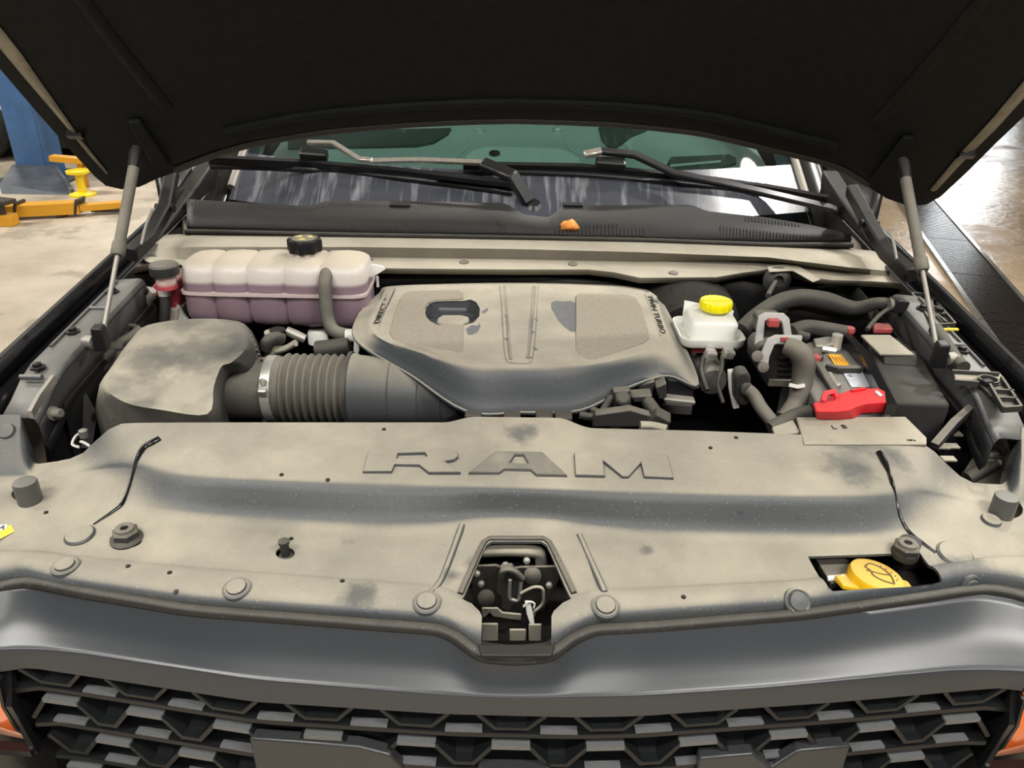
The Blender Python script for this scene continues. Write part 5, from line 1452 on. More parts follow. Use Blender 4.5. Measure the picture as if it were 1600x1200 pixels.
# ================================================================== coolant tank
M['tank'] = dusty('pink_coolant_tank', (0.58, 0.53, 0.50), dust=(0.50, 0.44, 0.34), lo=0.0, hi=0.9, n0=0.45, n1=0.97, scale=9, rough=0.3, zcol=(1.206, (0.215, 0.15, 0.185)), fine=0.1)
ck = thing('coolant_tank', 'pink translucent lobed coolant tank with dusty top and black cap', 'coolant tank', pY(420, 505, 1.52))
YF, YR = 1.49, 1.625
secs = []
def tank_sec(x, sc, zt, zb):
    """rounded section in the y-z plane"""
    out = []
    zc = (zt + zb) / 2; yc = (YF + YR) / 2
    hy, hz = (YR - YF) / 2 * sc, (zt - zb) / 2 * (0.55 + 0.45 * sc)
    n = 28
    for k in range(n):
        a = 2 * math.pi * k / n
        ca, sa = math.cos(a), math.sin(a)
        e = 0.48
        out.append(Vector((x, yc + hy * math.copysign(abs(ca) ** e, ca), zc + hz * math.copysign(abs(sa) ** e, sa))))
    return out
pxs = [(281, 0.62), (285, 0.82), (295, 0.95), (315, 1.0), (328, 0.96), (333, 0.86), (338, 0.96), (360, 1.0), (381, 0.96), (386, 0.86), (391, 0.96), (420, 1.0), (439, 0.96), (444, 0.86), (449, 0.96), (475, 1.0), (495, 0.96), (500, 0.86), (505, 0.96), (530, 1.0), (548, 0.97), (558, 0.90), (566, 0.78), (570, 0.55)]
for px, sc in pxs:
    x = pY(px, 465, YF).x
    t_ = (px - 281) / 289
    zb_ = lerp(1.108, 1.100, t_)
    zt_ = lerp(1.246, 1.252, min(1, t_ * 1.5))
    secs.append(tank_sec(x, sc, zt_, zb_))
tk = loft('tank', secs, M['tank'], ck, smooth=70)
# weld flange round the tank at half height
fl = []
hx0, hx1 = pY(279, 465, YF).x, pY(572, 465, YF).x
for k in range(48):
    a = 2 * math.pi * k / 48
    ca, sa = math.cos(a), math.sin(a)
    e = 0.22
    fl.append(Vector(((hx0 + hx1) / 2 + (hx1 - hx0) / 2 * math.copysign(abs(ca) ** e, ca), (YF + YR) / 2 + ((YR - YF) / 2 + 0.005) * math.copysign(abs(sa) ** e, sa), 1.184)))
M['tank_pale'] = dusty('pink_weld_flange', (0.52, 0.42, 0.42), lo=0.0, hi=0.4, scale=12, rough=0.35)
loft('weld_flange', [[p + Vector((0, 0, -0.003)) for p in fl], [p + Vector((0, 0, 0.003)) for p in fl]], M['tank_pale'], ck)
bv_t = bvh_of(tk)
def on_t(px, py): return hit(bv_t, px, py)
cp = on_t(468, 424)[0] or pz(468, 424, 1.25)
cp = Vector((cp.x, 1.555, 1.252))
nk = lathe('filler_neck', [(0.027, -0.012), (0.027, 0.012)], cp, M['tank'], ck, n=28)
# eight-lobed black cap
def lobed(name, r0, r1, lobes, h, c, mat, par, n=64):
    ringz = []
    for z, s in ((0, 0.96), (0.003, 1.0), (h - 0.004, 1.0), (h, 0.95)):
        ringz.append([c + Vector((s * (r0 + (r1 - r0) * (0.5 + 0.5 * math.tanh(3 * math.cos(lobes * 2 * math.pi * k / n)))) * math.cos(2 * math.pi * k / n), s * (r0 + (r1 - r0) * (0.5 + 0.5 * math.tanh(3 * math.cos(lobes * 2 * math.pi * k / n)))) * math.sin(2 * math.pi * k / n), z)) for k in range(n)])
    return loft(name, ringz, mat, par, smooth=35)
cap_ = lobed('cap', 0.031, 0.036, 8, 0.026, cp + Vector((0, 0, 0.008)), M['matte_black'], ck)
M['cap_print'] = dusty('yellow_cap_print', (0.75, 0.58, 0.04), lo=0.2, hi=0.5, scale=30)
lathe('cap_face', [(0.026, 0), (0.026, 0.0015), (0.0, 0.002)], cp + Vector((0, 0, 0.034)), M['black_dusty'], cap_, n=28)
for k in range(3):
    a = 0.5 + k * 2.1
    prism('cap_print', [cp + Vector((0.022 * math.cos(a + d) * s, 0.022 * math.sin(a + d) * s, 0.0361)) for d, s in ((-0.5, 0.9), (0.5, 0.9), (0.25, 0.3), (-0.25, 0.3))], (0, 0, 0.0006), M['cap_print'], cap_)
# ribs, pips and bracket ears of the tank
for px, py in ((333, 408), (347, 409), (522, 398), (547, 399), (540, 413)):
    p = pY(px, py, 1.58)
    lathe('mould_pip', [(0.003, -0.014), (0.0022, 0.006)], p, M['tank_pale'], ck, n=8)
prism('mount_ear', [pY(a, b, 1.56) for a, b in ((566, 420), (582, 413), (598, 416), (602, 421), (588, 430), (572, 437))], (0, 0.004, 0), M['white'], ck, 0.001, label='white mounting ear')
prism('mount_ear', [pY(a, b, 1.585) for a, b in ((560, 408), (580, 410), (583, 417), (562, 418))], (0, 0.004, 0), M['white'], ck, 0.001)
box('white_pin', pY(590, 440, 1.6), (0.005, 0.005, 0.024), M['white'], ck)
prism('tank_foot', [pY(a, b, 1.53) for a, b in ((276, 470), (285, 490), (300, 508), (270, 508))], (0, 0.01, 0), M['white'], ck, 0.002)
lathe('outlet_boss', [(0.022, -0.02), (0.022, 0.006), (0.018, 0.012)], pY(497, 522, 1.53), M['white_dusty'], ck, z=(0, 0.1, 1), n=24, label='white outlet boss below the tank')
for px in (385, 500):
    l, n = on_t(px, 425)
hose_P = [pY(512, 422, 1.52), pY(508, 440, 1.48), pY(509, 470, 1.465), pY(512, 497, 1.455), pY(520, 515, 1.445), pY(535, 522, 1.44), pY(556, 524, 1.435)]
ch = tube('coolant_hose', hose_P, 0.0135, M['hose_grey'], None, n=14, sub=8)
tag(ch, 'grey dusty rubber hose curling down the front of the pink tank', 'hose')
hc = thing('hose_spout', 'white plastic hose spout at the engine cover corner', 'hose fitting', pY(558, 530, 1.42))
lathe('spout', [(0.012, -0.02), (0.014, 0.0), (0.014, 0.012)], pY(556, 524, 1.43), M['white'], hc, z=(1, 0, 0), n=18)
prism('spout_plate', [pY(a, b, 1.41) for a, b in ((553, 530), (560, 530), (562, 548), (556, 562), (552, 552))], (0, 0.02, 0), M['white'], hc, 0.002)
box('tee', pY(513, 418, 1.53), (0.03, 0.025, 0.02), M['tank_pale'], ck, bev=0.006)

# second, smaller reservoir beside the fender
M['tank2'] = dusty('red_coolant_tank', (0.55, 0.42, 0.38), lo=0.0, hi=0.55, scale=9, rough=0.3, zcol=(1.205, (0.42, 0.06, 0.08)))
sr = thing('small_reservoir', 'small red reservoir with round black cap between fender and pink tank', 'reservoir', pY(255, 505, 1.52))
q = [(232, 455), (244, 440), (278, 438), (282, 455), (280, 478), (276, 482), (240, 480), (232, 474)]
prism('body', [pY(a, b, 1.53) for a, b in q], (0, 0.09, 0), M['tank2'], sr, 0.008, 3)
M['tank2_low'] = dusty('pale_tank_foot', (0.5, 0.42, 0.36), lo=0.1, hi=0.5, scale=9, rough=0.4)
prism('lower_body', [pY(a, b, 1.525) for a, b in ((236, 480), (280, 482), (276, 515), (234, 515))], (0, 0.08, 0), M['tank2_low'], sr, 0.006, 3)
lathe('cap', [(0.028, 0), (0.029, 0.003), (0.029, 0.018), (0.026, 0.022), (0.0, 0.023)], pz(258, 428, 1.225), M['black_dusty'], sr, n=32)
lathe('neck', [(0.02, -0.03), (0.02, 0.0)], pz(258, 428, 1.225), M['tank2'], sr, n=24)
lathe('hose_clip', [(0.0125, -0.006), (0.0125, 0.006)], pY(257, 458, 1.51), M['steel'], sr, z=(0, 0.2, 1), n=18)
tube('elbow', [pY(275, 445, 1.51), pY(262, 443, 1.51), pY(256, 450, 1.51), pY(257, 462, 1.51)], 0.0105, M['matte_black'], sr, n=12)
tube('drop_hose', [pY(257, 460, 1.51), pY(258, 480, 1.505), pY(256, 510, 1.5)], 0.011, M['loom'], sr, n=12)
lathe('spring_clip', [(0.012, -0.004), (0.012, 0.004)], pY(234, 455, 1.5), M['white_dusty'], sr, z=(0.5, 0, 1), n=16)
o = tube('reservoir_hose', [pY(238, 458, 1.5), pY(226, 468, 1.49), pY(221, 485, 1.48), pY(220, 505, 1.47), pY(221, 530, 1.45)], 0.0145, M['hose_grey'], None, n=14, sub=8)
tag(o, 'thick grey hose bending down beside the small red reservoir', 'hose')

# ================================================================== brake fluid reservoir
bk = thing('brake_fluid_reservoir', 'white brake fluid reservoir in a tray with bright yellow cap', 'reservoir', pY(1113, 535, 1.4))
def rect_ring(cx, cy, w, d, z, r): return [Vector((cx + a, cy + b, z)) for a, b in rrect(w, d, r)]
bc = pz(1115, 500, 1.185)
bx, by = bc.x + 0.002, 1.43
M['fluid_white'] = dusty('dusty_white_tank', (0.78, 0.78, 0.74), lo=0.0, hi=0.5, n0=0.4, n1=1.0, scale=16, rough=0.35)
loft('tank', [rect_ring(bx, by, 0.088, 0.085, 1.140, 0.012), rect_ring(bx, by, 0.092, 0.088, 1.150, 0.014), rect_ring(bx, by, 0.092, 0.088, 1.179, 0.014), rect_ring(bx, by, 0.082, 0.080, 1.187, 0.014), rect_ring(bx, by, 0.05, 0.05, 1.190, 0.014)], M['fluid_white'], bk, smooth=50)
loft('tray', [rect_ring(bx - 0.003, by, 0.118, 0.118, 1.138, 0.02), rect_ring(bx - 0.003, by, 0.124, 0.124, 1.141, 0.022), rect_ring(bx - 0.003, by, 0.128, 0.128, 1.156, 0.022), rect_ring(bx - 0.003, by, 0.122, 0.122, 1.156, 0.02), rect_ring(bx - 0.003, by, 0.116, 0.116, 1.145, 0.018)], M['fluid_white'], bk, smooth=45)
prism('rear_wall', [Vector((bx - 0.045, by + 0.05, 1.13)), Vector((bx + 0.058, by + 0.05, 1.13)), Vector((bx + 0.058, by + 0.05, 1.175)), Vector((bx - 0.045, by + 0.05, 1.195))], (0, 0.003, 0), M['fluid_white'], bk)
box('lower_tank', (bx, by, 1.128), (0.085, 0.08, 0.02), M['red_dim'], bk, bev=0.004)
cc = Vector((bx + 0.007, by + 0.005, 1.185))
lathe('neck', [(0.022, -0.004), (0.022, 0.014)], cc, M['fluid_white'], bk, n=24)
rz = []
n = 72
for z, s in ((0.012, 0.97), (0.014, 1.0), (0.026, 1.0), (0.029, 0.96)):
    rz.append([cc + Vector((s * (0.031 + 0.0012 * (k % 4 < 2)) * math.cos(2 * math.pi * k / n), s * (0.031 + 0.0012 * (k % 4 < 2)) * math.sin(2 * math.pi * k / n), z)) for k in range(n)])
M['yellow_dust'] = dusty('bright_yellow_cap', (0.9, 0.80, 0.0), dust=(0.6, 0.5, 0.2), lo=0.0, hi=0.4, n0=0.5, n1=0.98, scale=30, rough=0.4)
yc = loft('cap', rz, M['yellow_dust'], bk, smooth=30, label='bright yellow screw cap')
prism('cap_grip', [cc + Vector((-0.028, -0.006, 0.029)), cc + Vector((0.028, -0.002, 0.029)), cc + Vector((0.027, 0.006, 0.029)), cc + Vector((-0.027, 0.004, 0.029))], (0, 0, 0.003), M['yellow_dust'], yc, 0.001)
# master cylinder below it
mc = thing('brake_master_cylinder', 'dark brake master cylinder with bright fittings under the white reservoir', 'cylinder', (bx, by, 1.04))
lathe('cylinder', [(0.026, -0.1), (0.03, -0.09), (0.03, 0.06), (0.05, 0.07), (0.05, 0.16)], (bx, by + 0.02, 1.075), M['dull_steel'], mc, z=(0, 1, 0), n=24)
for a, b in ((1110, 553), (1138, 552)):
    box('fitting', pY(a, b, 1.36), (0.022, 0.02, 0.018), M['steel'], mc, rot=(0.3, 0.2, 0.2), bev=0.004)
tube('brake_pipe', [pY(1128, 556, 1.36), pY(1128, 575, 1.33), pY(1122, 600, 1.3), pY(1130, 630, 1.27)], 0.004, M['loom'], mc, n=8)
tube('brake_pipe', [pY(1100, 556, 1.36), pY(1096, 580, 1.34), pY(1105, 610, 1.3)], 0.005, M['loom'], mc, n=8)
box('level_plug', pY(1153, 538, 1.4), (0.01, 0.01, 0.025), M['white'], mc, rot=(0, 0.4, 0), bev=0.002)

# ================================================================== battery side
bt = thing('battery', 'black car battery in a padded sleeve with tan label plate and stickers', 'battery', pz(1390, 600, 0.95))
TZ = 1.150
def bz(px, py, z=TZ): return pz(px, py, z)
M['sleeve'] = dusty('black_battery_sleeve', (0.014, 0.014, 0.015), lo=0.02, hi=0.11, scale=30, rough=0.75, fine=0.3)
M['batt_grey'] = dusty('grey_battery_top', (0.12, 0.125, 0.13), lo=0.1, hi=0.35, scale=14, rough=0.45)
slv = [bz(1350, 522), bz(1425, 528), bz(1487, 632), bz(1393, 627)]
prism('sleeve', [p + Vector((0, 0, -0.2)) for p in slv], (0, 0, 0.2), M['sleeve'], bt, 0.008, 3)
ctop = [bz(1232, 546, 1.135), bz(1330, 526, 1.135), bz(1395, 640, 1.135), bz(1290, 655, 1.135)]
prism('case', [p + Vector((0, 0, -0.2)) for p in ctop], (0, 0, 0.2), M['batt_grey'], bt, 0.005)
# strip between case and sleeve
bar('sleeve_edge', [bz(1313, 518, 1.152), bz(1350, 560, 1.152), bz(1392, 640, 1.150)], 0.016, 0.02, M['glossblack'], bt)
lab = [(1344, 527), (1390, 527), (1428, 558), (1374, 557)]
prism('label_plate', [pz(a, b, 1.163) for a, b in lab], (0, 0, 0.006), M['tan'], bt, 0.002, label='tan dusty label plate')
prism('label_riser', [pz(a, b, 1.150) for a, b in ((1374, 562), (1432, 563), (1434, 573), (1382, 570))], (0, 0.012, 0.014), M['sleeve'], bt, 0.002)
M['sticker'] = plain('orange_yellow_sticker', (0.85, 0.42, 0.02), 0.5, grain=0.2, scale=150)
M['sticker_w'] = plain('white_sticker', (0.55, 0.58, 0.62), 0.45, grain=0.15, scale=80)
prism('warning_sticker', [pz(a, b, 1.1365) for a, b in ((1293, 554), (1314, 555), (1327, 571), (1305, 571))], (0, 0, 0.001), M['sticker'], bt, label='orange yellow warning sticker')
prism('white_sticker', [pz(a, b, 1.1365) for a, b in ((1315, 580), (1350, 580), (1368, 605), (1330, 605))], (0, 0, 0.001), M['sticker_w'], bt, 0.0004, label='white printed sticker')
textm('print', 'H', 0.012, 0.0002, place(pz(1328, 587, 1.138), (0, 0, 1), (0.3, -1, 0)), M['matte_black'], bt)
for j in range(4):
    a = pz(1300 + j * 4.5, 557, 1.1378); b = pz(1308 + j * 4.5, 568, 1.1378)
    bar('print_line', [a, b], 0.0012, 0.0006, M['red_dim'], bt)
# fittings on the battery top
tc = thing('battery_terminal', 'corroded metal battery terminal clamp with bolt on the battery corner', 'terminal', pz(1300, 545, 1.14))
prism('clamp', [pz(a, b, 1.14) for a, b in ((1268, 540), (1300, 535), (1312, 545), (1290, 552), (1272, 551))], (0, 0, 0.016), M['dull_steel'], tc, 0.003)
lathe('post', [(0.011, 0), (0.010, 0.03)], pz(1304, 545, 1.142), M['steel'], tc, n=16)
lathe('bolt', [(0.006, -0.012), (0.006, 0.012)], pz(1296, 546, 1.165), M['steel'], tc, z=(1, -0.4, 0), n=6)
prism('link_plate', [pz(a, b, 1.137) for a, b in ((1255, 545), (1270, 541), (1286, 565), (1272, 570))], (0, 0, 0.012), M['black_dusty'], tc, 0.003)
box('copper_lug', pz(1273, 560, 1.15), (0.018, 0.02, 0.014), M['red_dim'], tc, bev=0.003)
hd = thing('battery_hold_down', 'dusty metal hold-down frame with slotted arms along the battery', 'bracket', pz(1300, 590, 1.13))
bar('frame_rail', [pz(1262, 548, 1.142), pz(1290, 590, 1.142), pz(1312, 625, 1.142)], 0.014, 0.014, M['black_dusty'], hd, bev=0.002)
bar('frame_arm', [pz(1290, 572, 1.144), pz(1310, 577, 1.144), pz(1345, 577, 1.144)], 0.012, 0.012, M['black_dusty'], hd, bev=0.002)
bar('frame_arm', [pz(1295, 585, 1.144), pz(1304, 600, 1.144), pz(1312, 605, 1.144)], 0.010, 0.012, M['dull_steel'], hd, bev=0.002)
prism('red_clip', [pz(a, b, 1.155) for a, b in ((1362, 512), (1388, 513), (1394, 522), (1364, 522))], (0, 0, 0.012), M['red_dim'], hd, 0.003)

# red positive terminal cover with its cable
rt = thing('positive_terminal_cover', 'bright red plastic terminal cover at the front of the battery', 'terminal cover', pz(1330, 650, 1.1))
zr = 1.135
low_ = [(1268, 632), (1285, 627), (1340, 612), (1374, 610), (1386, 616), (1386, 645), (1345, 648), (1343, 650), (1334, 655), (1312, 657), (1276, 656)]
hi_ = [(1270, 630), (1287, 624), (1330, 608), (1372, 606), (1384, 612), (1385, 628), (1355, 630), (1340, 634), (1328, 640), (1305, 643), (1275, 643)]
A = [pz(a, b, zr) for a, b in low_]; B_ = [pz(a, b, zr + 0.026) for a, b in hi_]
loft('cover', [A, [lerp(p, q, 0.7) for p, q in zip(A, B_)], B_], M['red'], rt, smooth=25)
bevel(rt.children[0], 0.003, 2)
bar('latch_loop', [pz(1286, 627, 1.165), pz(1290, 615, 1.176), pz(1302, 612, 1.176), pz(1308, 622, 1.167)], 0.010, 0.006, M['red'], rt, up=(0, -0.5, 0.8), bev=0.001)
prism('window', [pz(a, b, zr + 0.0268) for a, b in ((1366, 612), (1371, 610), (1380, 618), (1375, 620))], (0, 0, 0.0006), M['sticker_w'], rt)
bar('hinge_rib', [pz(1331, 611, 1.163), pz(1352, 607, 1.163)], 0.005, 0.004, M['red'], rt)
o = tube('positive_cable', [pz(1275, 645, 1.135), pz(1255, 648, 1.125), pz(1235, 655, 1.115), pz(1205, 672, 1.10)], 0.0145, M['loom'], None, n=14, sub=6)
tag(o, 'thick black cable leaving the red terminal cover', 'cable')
tag(lathe('cable_sleeve', [(0.0125, 0), (0.0125, 0.02)], pz(1268, 643, 1.138), M['matte_black'], None, z=(1, 0, 0.1), n=16), 'black collar round the cable at the red cover', 'collar')

# control module with lever connector
mod = thing('lever_connector', 'black electrical lever connector with grey locking levers and a red tab', 'connector', pY(1215, 640, 1.25))
Ym = 1.30
prism('upper_body', [pY(a, b, Ym) for a, b in ((1188, 510), (1194, 502), (1228, 502), (1232, 510), (1234, 530), (1190, 532))], (0, 0.06, 0.0), M['black_dusty'], mod, 0.006, 3)
prism('lower_body', [pY(a, b, Ym - 0.03) for a, b in ((1180, 548), (1190, 537), (1250, 537), (1258, 548), (1250, 606), (1200, 606), (1180, 570))], (0, 0.06, 0), M['black_dusty'], mod, 0.006, 3)
M['lever'] = dusty('grey_lever', (0.5, 0.5, 0.49), lo=0.05, hi=0.4, scale=20, rough=0.4)
bar('lever', [pY(a, b, Ym - 0.012) for a, b in ((1183, 558), (1186, 530), (1190, 497), (1196, 494), (1222, 495), (1227, 500), (1231, 528))], 0.014, 0.006, M['lever'], mod, up=(0, -1, 0.1), bev=0.001)
bar('lever', [pY(a, b, Ym - 0.045) for a, b in ((1192, 575), (1195, 555), (1204, 534), (1212, 530), (1252, 531))], 0.016, 0.007, M['lever'], mod, up=(0, -1, 0.1), bev=0.001)
for a, b in ((1183, 556), (1192, 573)):
    lathe('lever_pad', [(0.010, 0), (0.010, 0.004), (0.007, 0.005)], pY(a, b, Ym - 0.05), M['strut'], mod, z=(0, -1, 0.2), n=16)
box('red_tab', pY(1208, 504, Ym - 0.02), (0.020, 0.014, 0.014), M['red_dim'], mod, bev=0.002, label='small red lock tab')
box('red_tab', pY(1226, 530, Ym - 0.05), (0.014, 0.006, 0.006), M['red_dim'], mod)
for k in range(4):
    bar('pin_rib', [pY(1215 + 0, 560 + k * 9, Ym - 0.034), pY(1240, 560 + k * 9, Ym - 0.034)], 0.004, 0.004, M['matte_black'], mod)
box('brace_plate', pY(1222, 598, Ym - 0.035), (0.05, 0.006, 0.012), M['tan'], mod)
o = tube('module_harness', [pY(1226, 540, Ym - 0.05), pY(1245, 548, Ym - 0.06), pY(1256, 565, Ym - 0.065), pY(1254, 590, Ym - 0.07), pY(1250, 612, Ym - 0.08), pY(1243, 632, Ym - 0.09), pY(1225, 655, Ym - 0.11)], (0.015, 0.019, 0.020, 0.019, 0.018, 0.017, 0.016), M['hose_grey'], None, n=14, sub=6)
tag(o, 'thick taped wiring harness bending down from the lever connector', 'harness')
tag(bar('cable_tie', [pY(1233, 601, Ym - 0.095), pY(1246, 604, Ym - 0.1), pY(1256, 602, Ym - 0.095)], 0.006, 0.006, M['white_dusty'], None, up=(0, -1, 0.3)), 'pale cable tie round the bent harness', 'cable tie')
# smaller plug to the left
pg = thing('harness_plug', 'dark oval wiring plug with white back plate beside the engine cover', 'plug', pY(1160, 640, 1.2))
prism('back_plate', [pY(a, b, 1.24) for a, b in ((1138, 580), (1160, 578), (1158, 584), (1148, 590), (1150, 622), (1156, 638), (1146, 640), (1140, 610)) ], (0, 0.01, 0), M['white_dusty'], pg, 0.002)
prism('plug_body', [pY(a, b, 1.215) for a, b in ((1148, 592), (1154, 582), (1168, 580), (1174, 590), (1175, 625), (1168, 636), (1156, 636), (1149, 625))], (0, 0.03, 0), M['rubber'], pg, 0.006, 3)
lathe('plug_ring', [(0.011, 0), (0.012, 0.006), (0.009, 0.008)], pY(1165, 607, 1.21), M['loom'], pg, z=(0.3, -1, 0.2), n=18)
o = tube('plug_cable', [pY(1167, 608, 1.208), pY(1178, 618, 1.20), pY(1190, 638, 1.18), pY(1208, 660, 1.15)], 0.0115, M['hose_grey'], None, n=12, sub=6)
tag(o, 'dusty corrugated cable running down from the oval plug', 'cable')
# harness along the rear wall on the right
o = tube('bulkhead_harness', [pY(1160, 515, 1.42), pY(1180, 496, 1.44), pY(1215, 474, 1.47), pY(1250, 466, 1.50), pY(1290, 471, 1.5), pY(1335, 482, 1.48), pY(1370, 474, 1.46), pY(1392, 476, 1.45)], (0.017, 0.017, 0.018, 0.019, 0.02, 0.015, 0.012, 0.012), M['loom'], None, n=14, sub=6)
tag(o, 'long thick taped harness crossing from the white reservoir to the fender', 'harness')
o = tube('bulkhead_hose', [pY(1225, 480, 1.52), pY(1270, 486, 1.53), pY(1330, 488, 1.52), pY(1360, 486, 1.5)], 0.018, M['rubber'], None, n=12)
tag(o, 'dark hose lying behind the long taped harness', 'hose')
o = tube('sensor_wire', [pY(1400, 478, 1.44), pY(1385, 485, 1.43), pY(1370, 497, 1.41), pY(1355, 515, 1.38)], 0.0045, M['loom'], None, n=8)
tag(o, 'thin grey wire arching behind the battery', 'wire')
box_ = thing('harness_connector', 'black square connector at the fender end of the long harness', 'connector', pY(1400, 478, 1.44))
box('connector_body', pY(1402, 477, 1.44), (0.03, 0.03, 0.028), M['matte_black'], box_, rot=(0, 0.2, 0.3), bev=0.004)
lathe('connector_ring', [(0.013, 0), (0.013, 0.008)], pY(1394, 476, 1.44), M['strut'], box_, z=(-1, 0, 0), n=16)
o = tube('battery_loom', [pz(1235, 520, 1.17), pz(1262, 512, 1.17), pz(1295, 516, 1.165), pz(1318, 520, 1.16)], 0.016, M['loom'], None, n=12)
tag(o, 'dusty loom behind the battery terminal', 'harness')
o = tube('battery_loom', [pz(1235, 512, 1.17), pz(1248, 522, 1.17), pz(1262, 527, 1.165)], 0.009, M['loom'], None, n=10)
tag(o, 'short dusty pipe stub pointing at the battery terminal', 'pipe')
# red knob and clip on the rear of the battery
t = thing('red_knob', 'small faded red round knob behind the battery', 'knob', pz(1326, 518, 1.16))
lathe('knob', [(0.011, 0), (0.012, 0.004), (0.010, 0.010), (0.004, 0.012)], pz(1326, 519, 1.16), M['red_dim'], t, n=18)
lathe('stem', [(0.005, -0.02), (0.005, 0.001)], pz(1326, 519, 1.16), M['matte_black'], t, n=10)
# brake booster and round parts at the rear wall
bb = thing('brake_booster', 'black brake booster drum on the rear wall behind the white reservoir', 'brake booster', (bx, 1.6, 1.0))
lathe('drum', [(0.03, -0.09), (0.09, -0.07), (0.125, -0.02), (0.13, 0.02), (0.12, 0.08)], (bx, 1.64, 1.06), M['bay_black'], bb, z=(0, 1, 0), n=36)
gm = thing('wall_grommet', 'round rubber grommet on the rear wall above the long harness', 'grommet', pY(1212, 437, 1.66))
lathe('grommet', [(0.03, 0), (0.032, 0.01), (0.02, 0.02), (0.012, 0.022), (0.012, 0.01)], pY(1212, 437, 1.675), M['rubber'], gm, z=(0, -1, 0.2), n=24)
tube('grommet_cable', [pY(1212, 440, 1.65), pY(1205, 452, 1.62), pY(1200, 462, 1.58)], 0.006, M['loom'], gm, n=8)
M['mesh_mat'] = plain('perforated_insulation', (0.18, 0.18, 0.17), 0.35, 0.6, grain=0.6, scale=260)
ip = thing('heat_insulation', 'dimpled metal heat insulation on the rear wall behind the long harness', 'insulation', pY(1310, 455, 1.68))
prism('mat', [pY(a, b, 1.685) for a, b in ((1252, 455), (1290, 448), (1345, 448), (1362, 456), (1345, 470), (1300, 470), (1255, 462))], (0, 0.01, 0), M['mesh_mat'], ip, 0.002)
lathe('hole_ring', [(0.014, 0), (0.014, 0.004), (0.010, 0.004)], pY(1311, 457, 1.68), M['glossblack'], ip, z=(0, -1, 0.2), n=20)
prism('mat', [pY(a, b, 1.70) for a, b in ((820, 440), (850, 436), (890, 442), (890, 446), (820, 446))], (0, 0.01, 0), M['mesh_mat'], ip, 0.002)

# ================================================================== gas struts
for s, tp, md, bo, bo2, lab in ((-1, (213, 240), (184, 402), (161, 520), (158, 536), 'gas strut with pale dusty tube beside the small red reservoir'), (1, (1411, 258), (1442, 428), (1463, 548), (1467, 562), 'gas strut with dusty tube beside the battery')):
    T = pX(*tp, XC + s * 0.728); 
    Bm = pX(*bo2, XC + s * 0.735)
    Md = pP(md[0], md[1], T, (Bm - T).cross(Vector((1, 0, 0))).normalized() if False else Vector((1, 0, 0)))
    # the mid joint lies on the line from top to foot
    d = (Bm - T)
    f_ = 0.545 if s < 0 else 0.555
    Md = T + d * f_
    t = thing('gas_strut', lab, 'gas strut', Bm)
    tube('cylinder', [T, Md], 0.0100, M['strut'], t, n=16)
    lathe('collar', [(0.0103, -0.004), (0.0125, 0.0), (0.0125, 0.02), (0.010, 0.024)], Md - d.normalized() * 0.02, M['strut'], t, z=d, n=18)
    tube('rod', [Md, Bm - d.normalized() * 0.03], 0.0042, M['dull_steel'], t, n=12)
    prism('rod_end', [Bm + Vector(v) for v in ((-0.012, -0.008, -0.014), (0.012, -0.008, -0.014), (0.010, -0.008, 0.03), (-0.010, -0.008, 0.03))], (0, 0.018, 0.004), M['matte_black'], t, 0.003)
    lathe('ball_stud', [(0.006, 0), (0.006, 0.012), (0.012, 0.014), (0.012, 0.028), (0.014, 0.03)], Bm, M['dull_steel'], t, z=(s, 0.2, 0), n=16)
    lathe('upper_socket', [(0.011, -0.03), (0.013, 0.0), (0.010, 0.012)], T, M['matte_black'], t, z=-d, n=14)
    # bracket on the hood
    q = [on_hood(XC + s * v[0], v[1]) + HN * v[2] for v in ((0.712, 0.04, 0.008), (0.748, 0.04, 0.008), (0.742, 0.17, 0.008), (0.718, 0.17, 0.008))]
    prism('strut_bracket', q, HN * 0.012, M['hood_black'], hood, 0.004)
    # hinge check lever next to the strut
    P = [T + Vector((s * 0.03 * -1, 0.02, -0.01)), T + Vector((-s * 0.055, 0.05, -0.09)), T + Vector((-s * 0.06, 0.07, -0.13))]

# ================================================================== parts on the rail by the battery
pb = thing('rail_bracket', 'black ribbed plastic bracket bolted on the rail beside the gas strut', 'bracket', pz(1470, 500, 1.19))
zz = 1.193
plate_ = [(1424, 460), (1452, 462), (1492, 508), (1458, 510), (1436, 482)]
prism('plate', [pz(a, b, zz) for a, b in plate_], (0, 0, 0.006), M['black_dusty'], pb, 0.001)
for a, b in ((((1424, 460)), (1458, 510)), ((1452, 462), (1492, 508)), ((1458, 510), (1492, 508)), ((1424, 460), (1452, 462)), ((1433, 472), (1461, 472)), ((1440, 481), (1470, 482)), ((1447, 492), (1479, 493)), ((1446, 478), (1478, 506)), ((1455, 470), (1460, 508))):
    bar('rib', [pz(*a, zz + 0.009), pz(*b, zz + 0.009)], 0.0035, 0.010, M['black_dusty'], pb)
lathe('bolt', [(0.011, 0), (0.011, 0.008), (0.007, 0.009), (0.007, 0.016)], pz(1466, 493, zz + 0.006), M['matte_black'], pb, n=12)
fb = thing('fender_bracket', 'dusty plastic corner bracket with ribbed frame on the rail near the radiator cover', 'bracket', pz(1535, 600, 1.17))
zz = 1.178
prism('arm', [pz(a, b, zz) for a, b in ((1487, 583), (1560, 586), (1572, 600), (1530, 598), (1492, 597))], (0, 0, 0.006), M['tan'], fb, 0.0015)
prism('plate', [pz(a, b, zz) for a, b in ((1525, 600), (1564, 592), (1594, 636), (1566, 640))], (0, 0, 0.005), M['black_dusty'], fb, 0.0015)
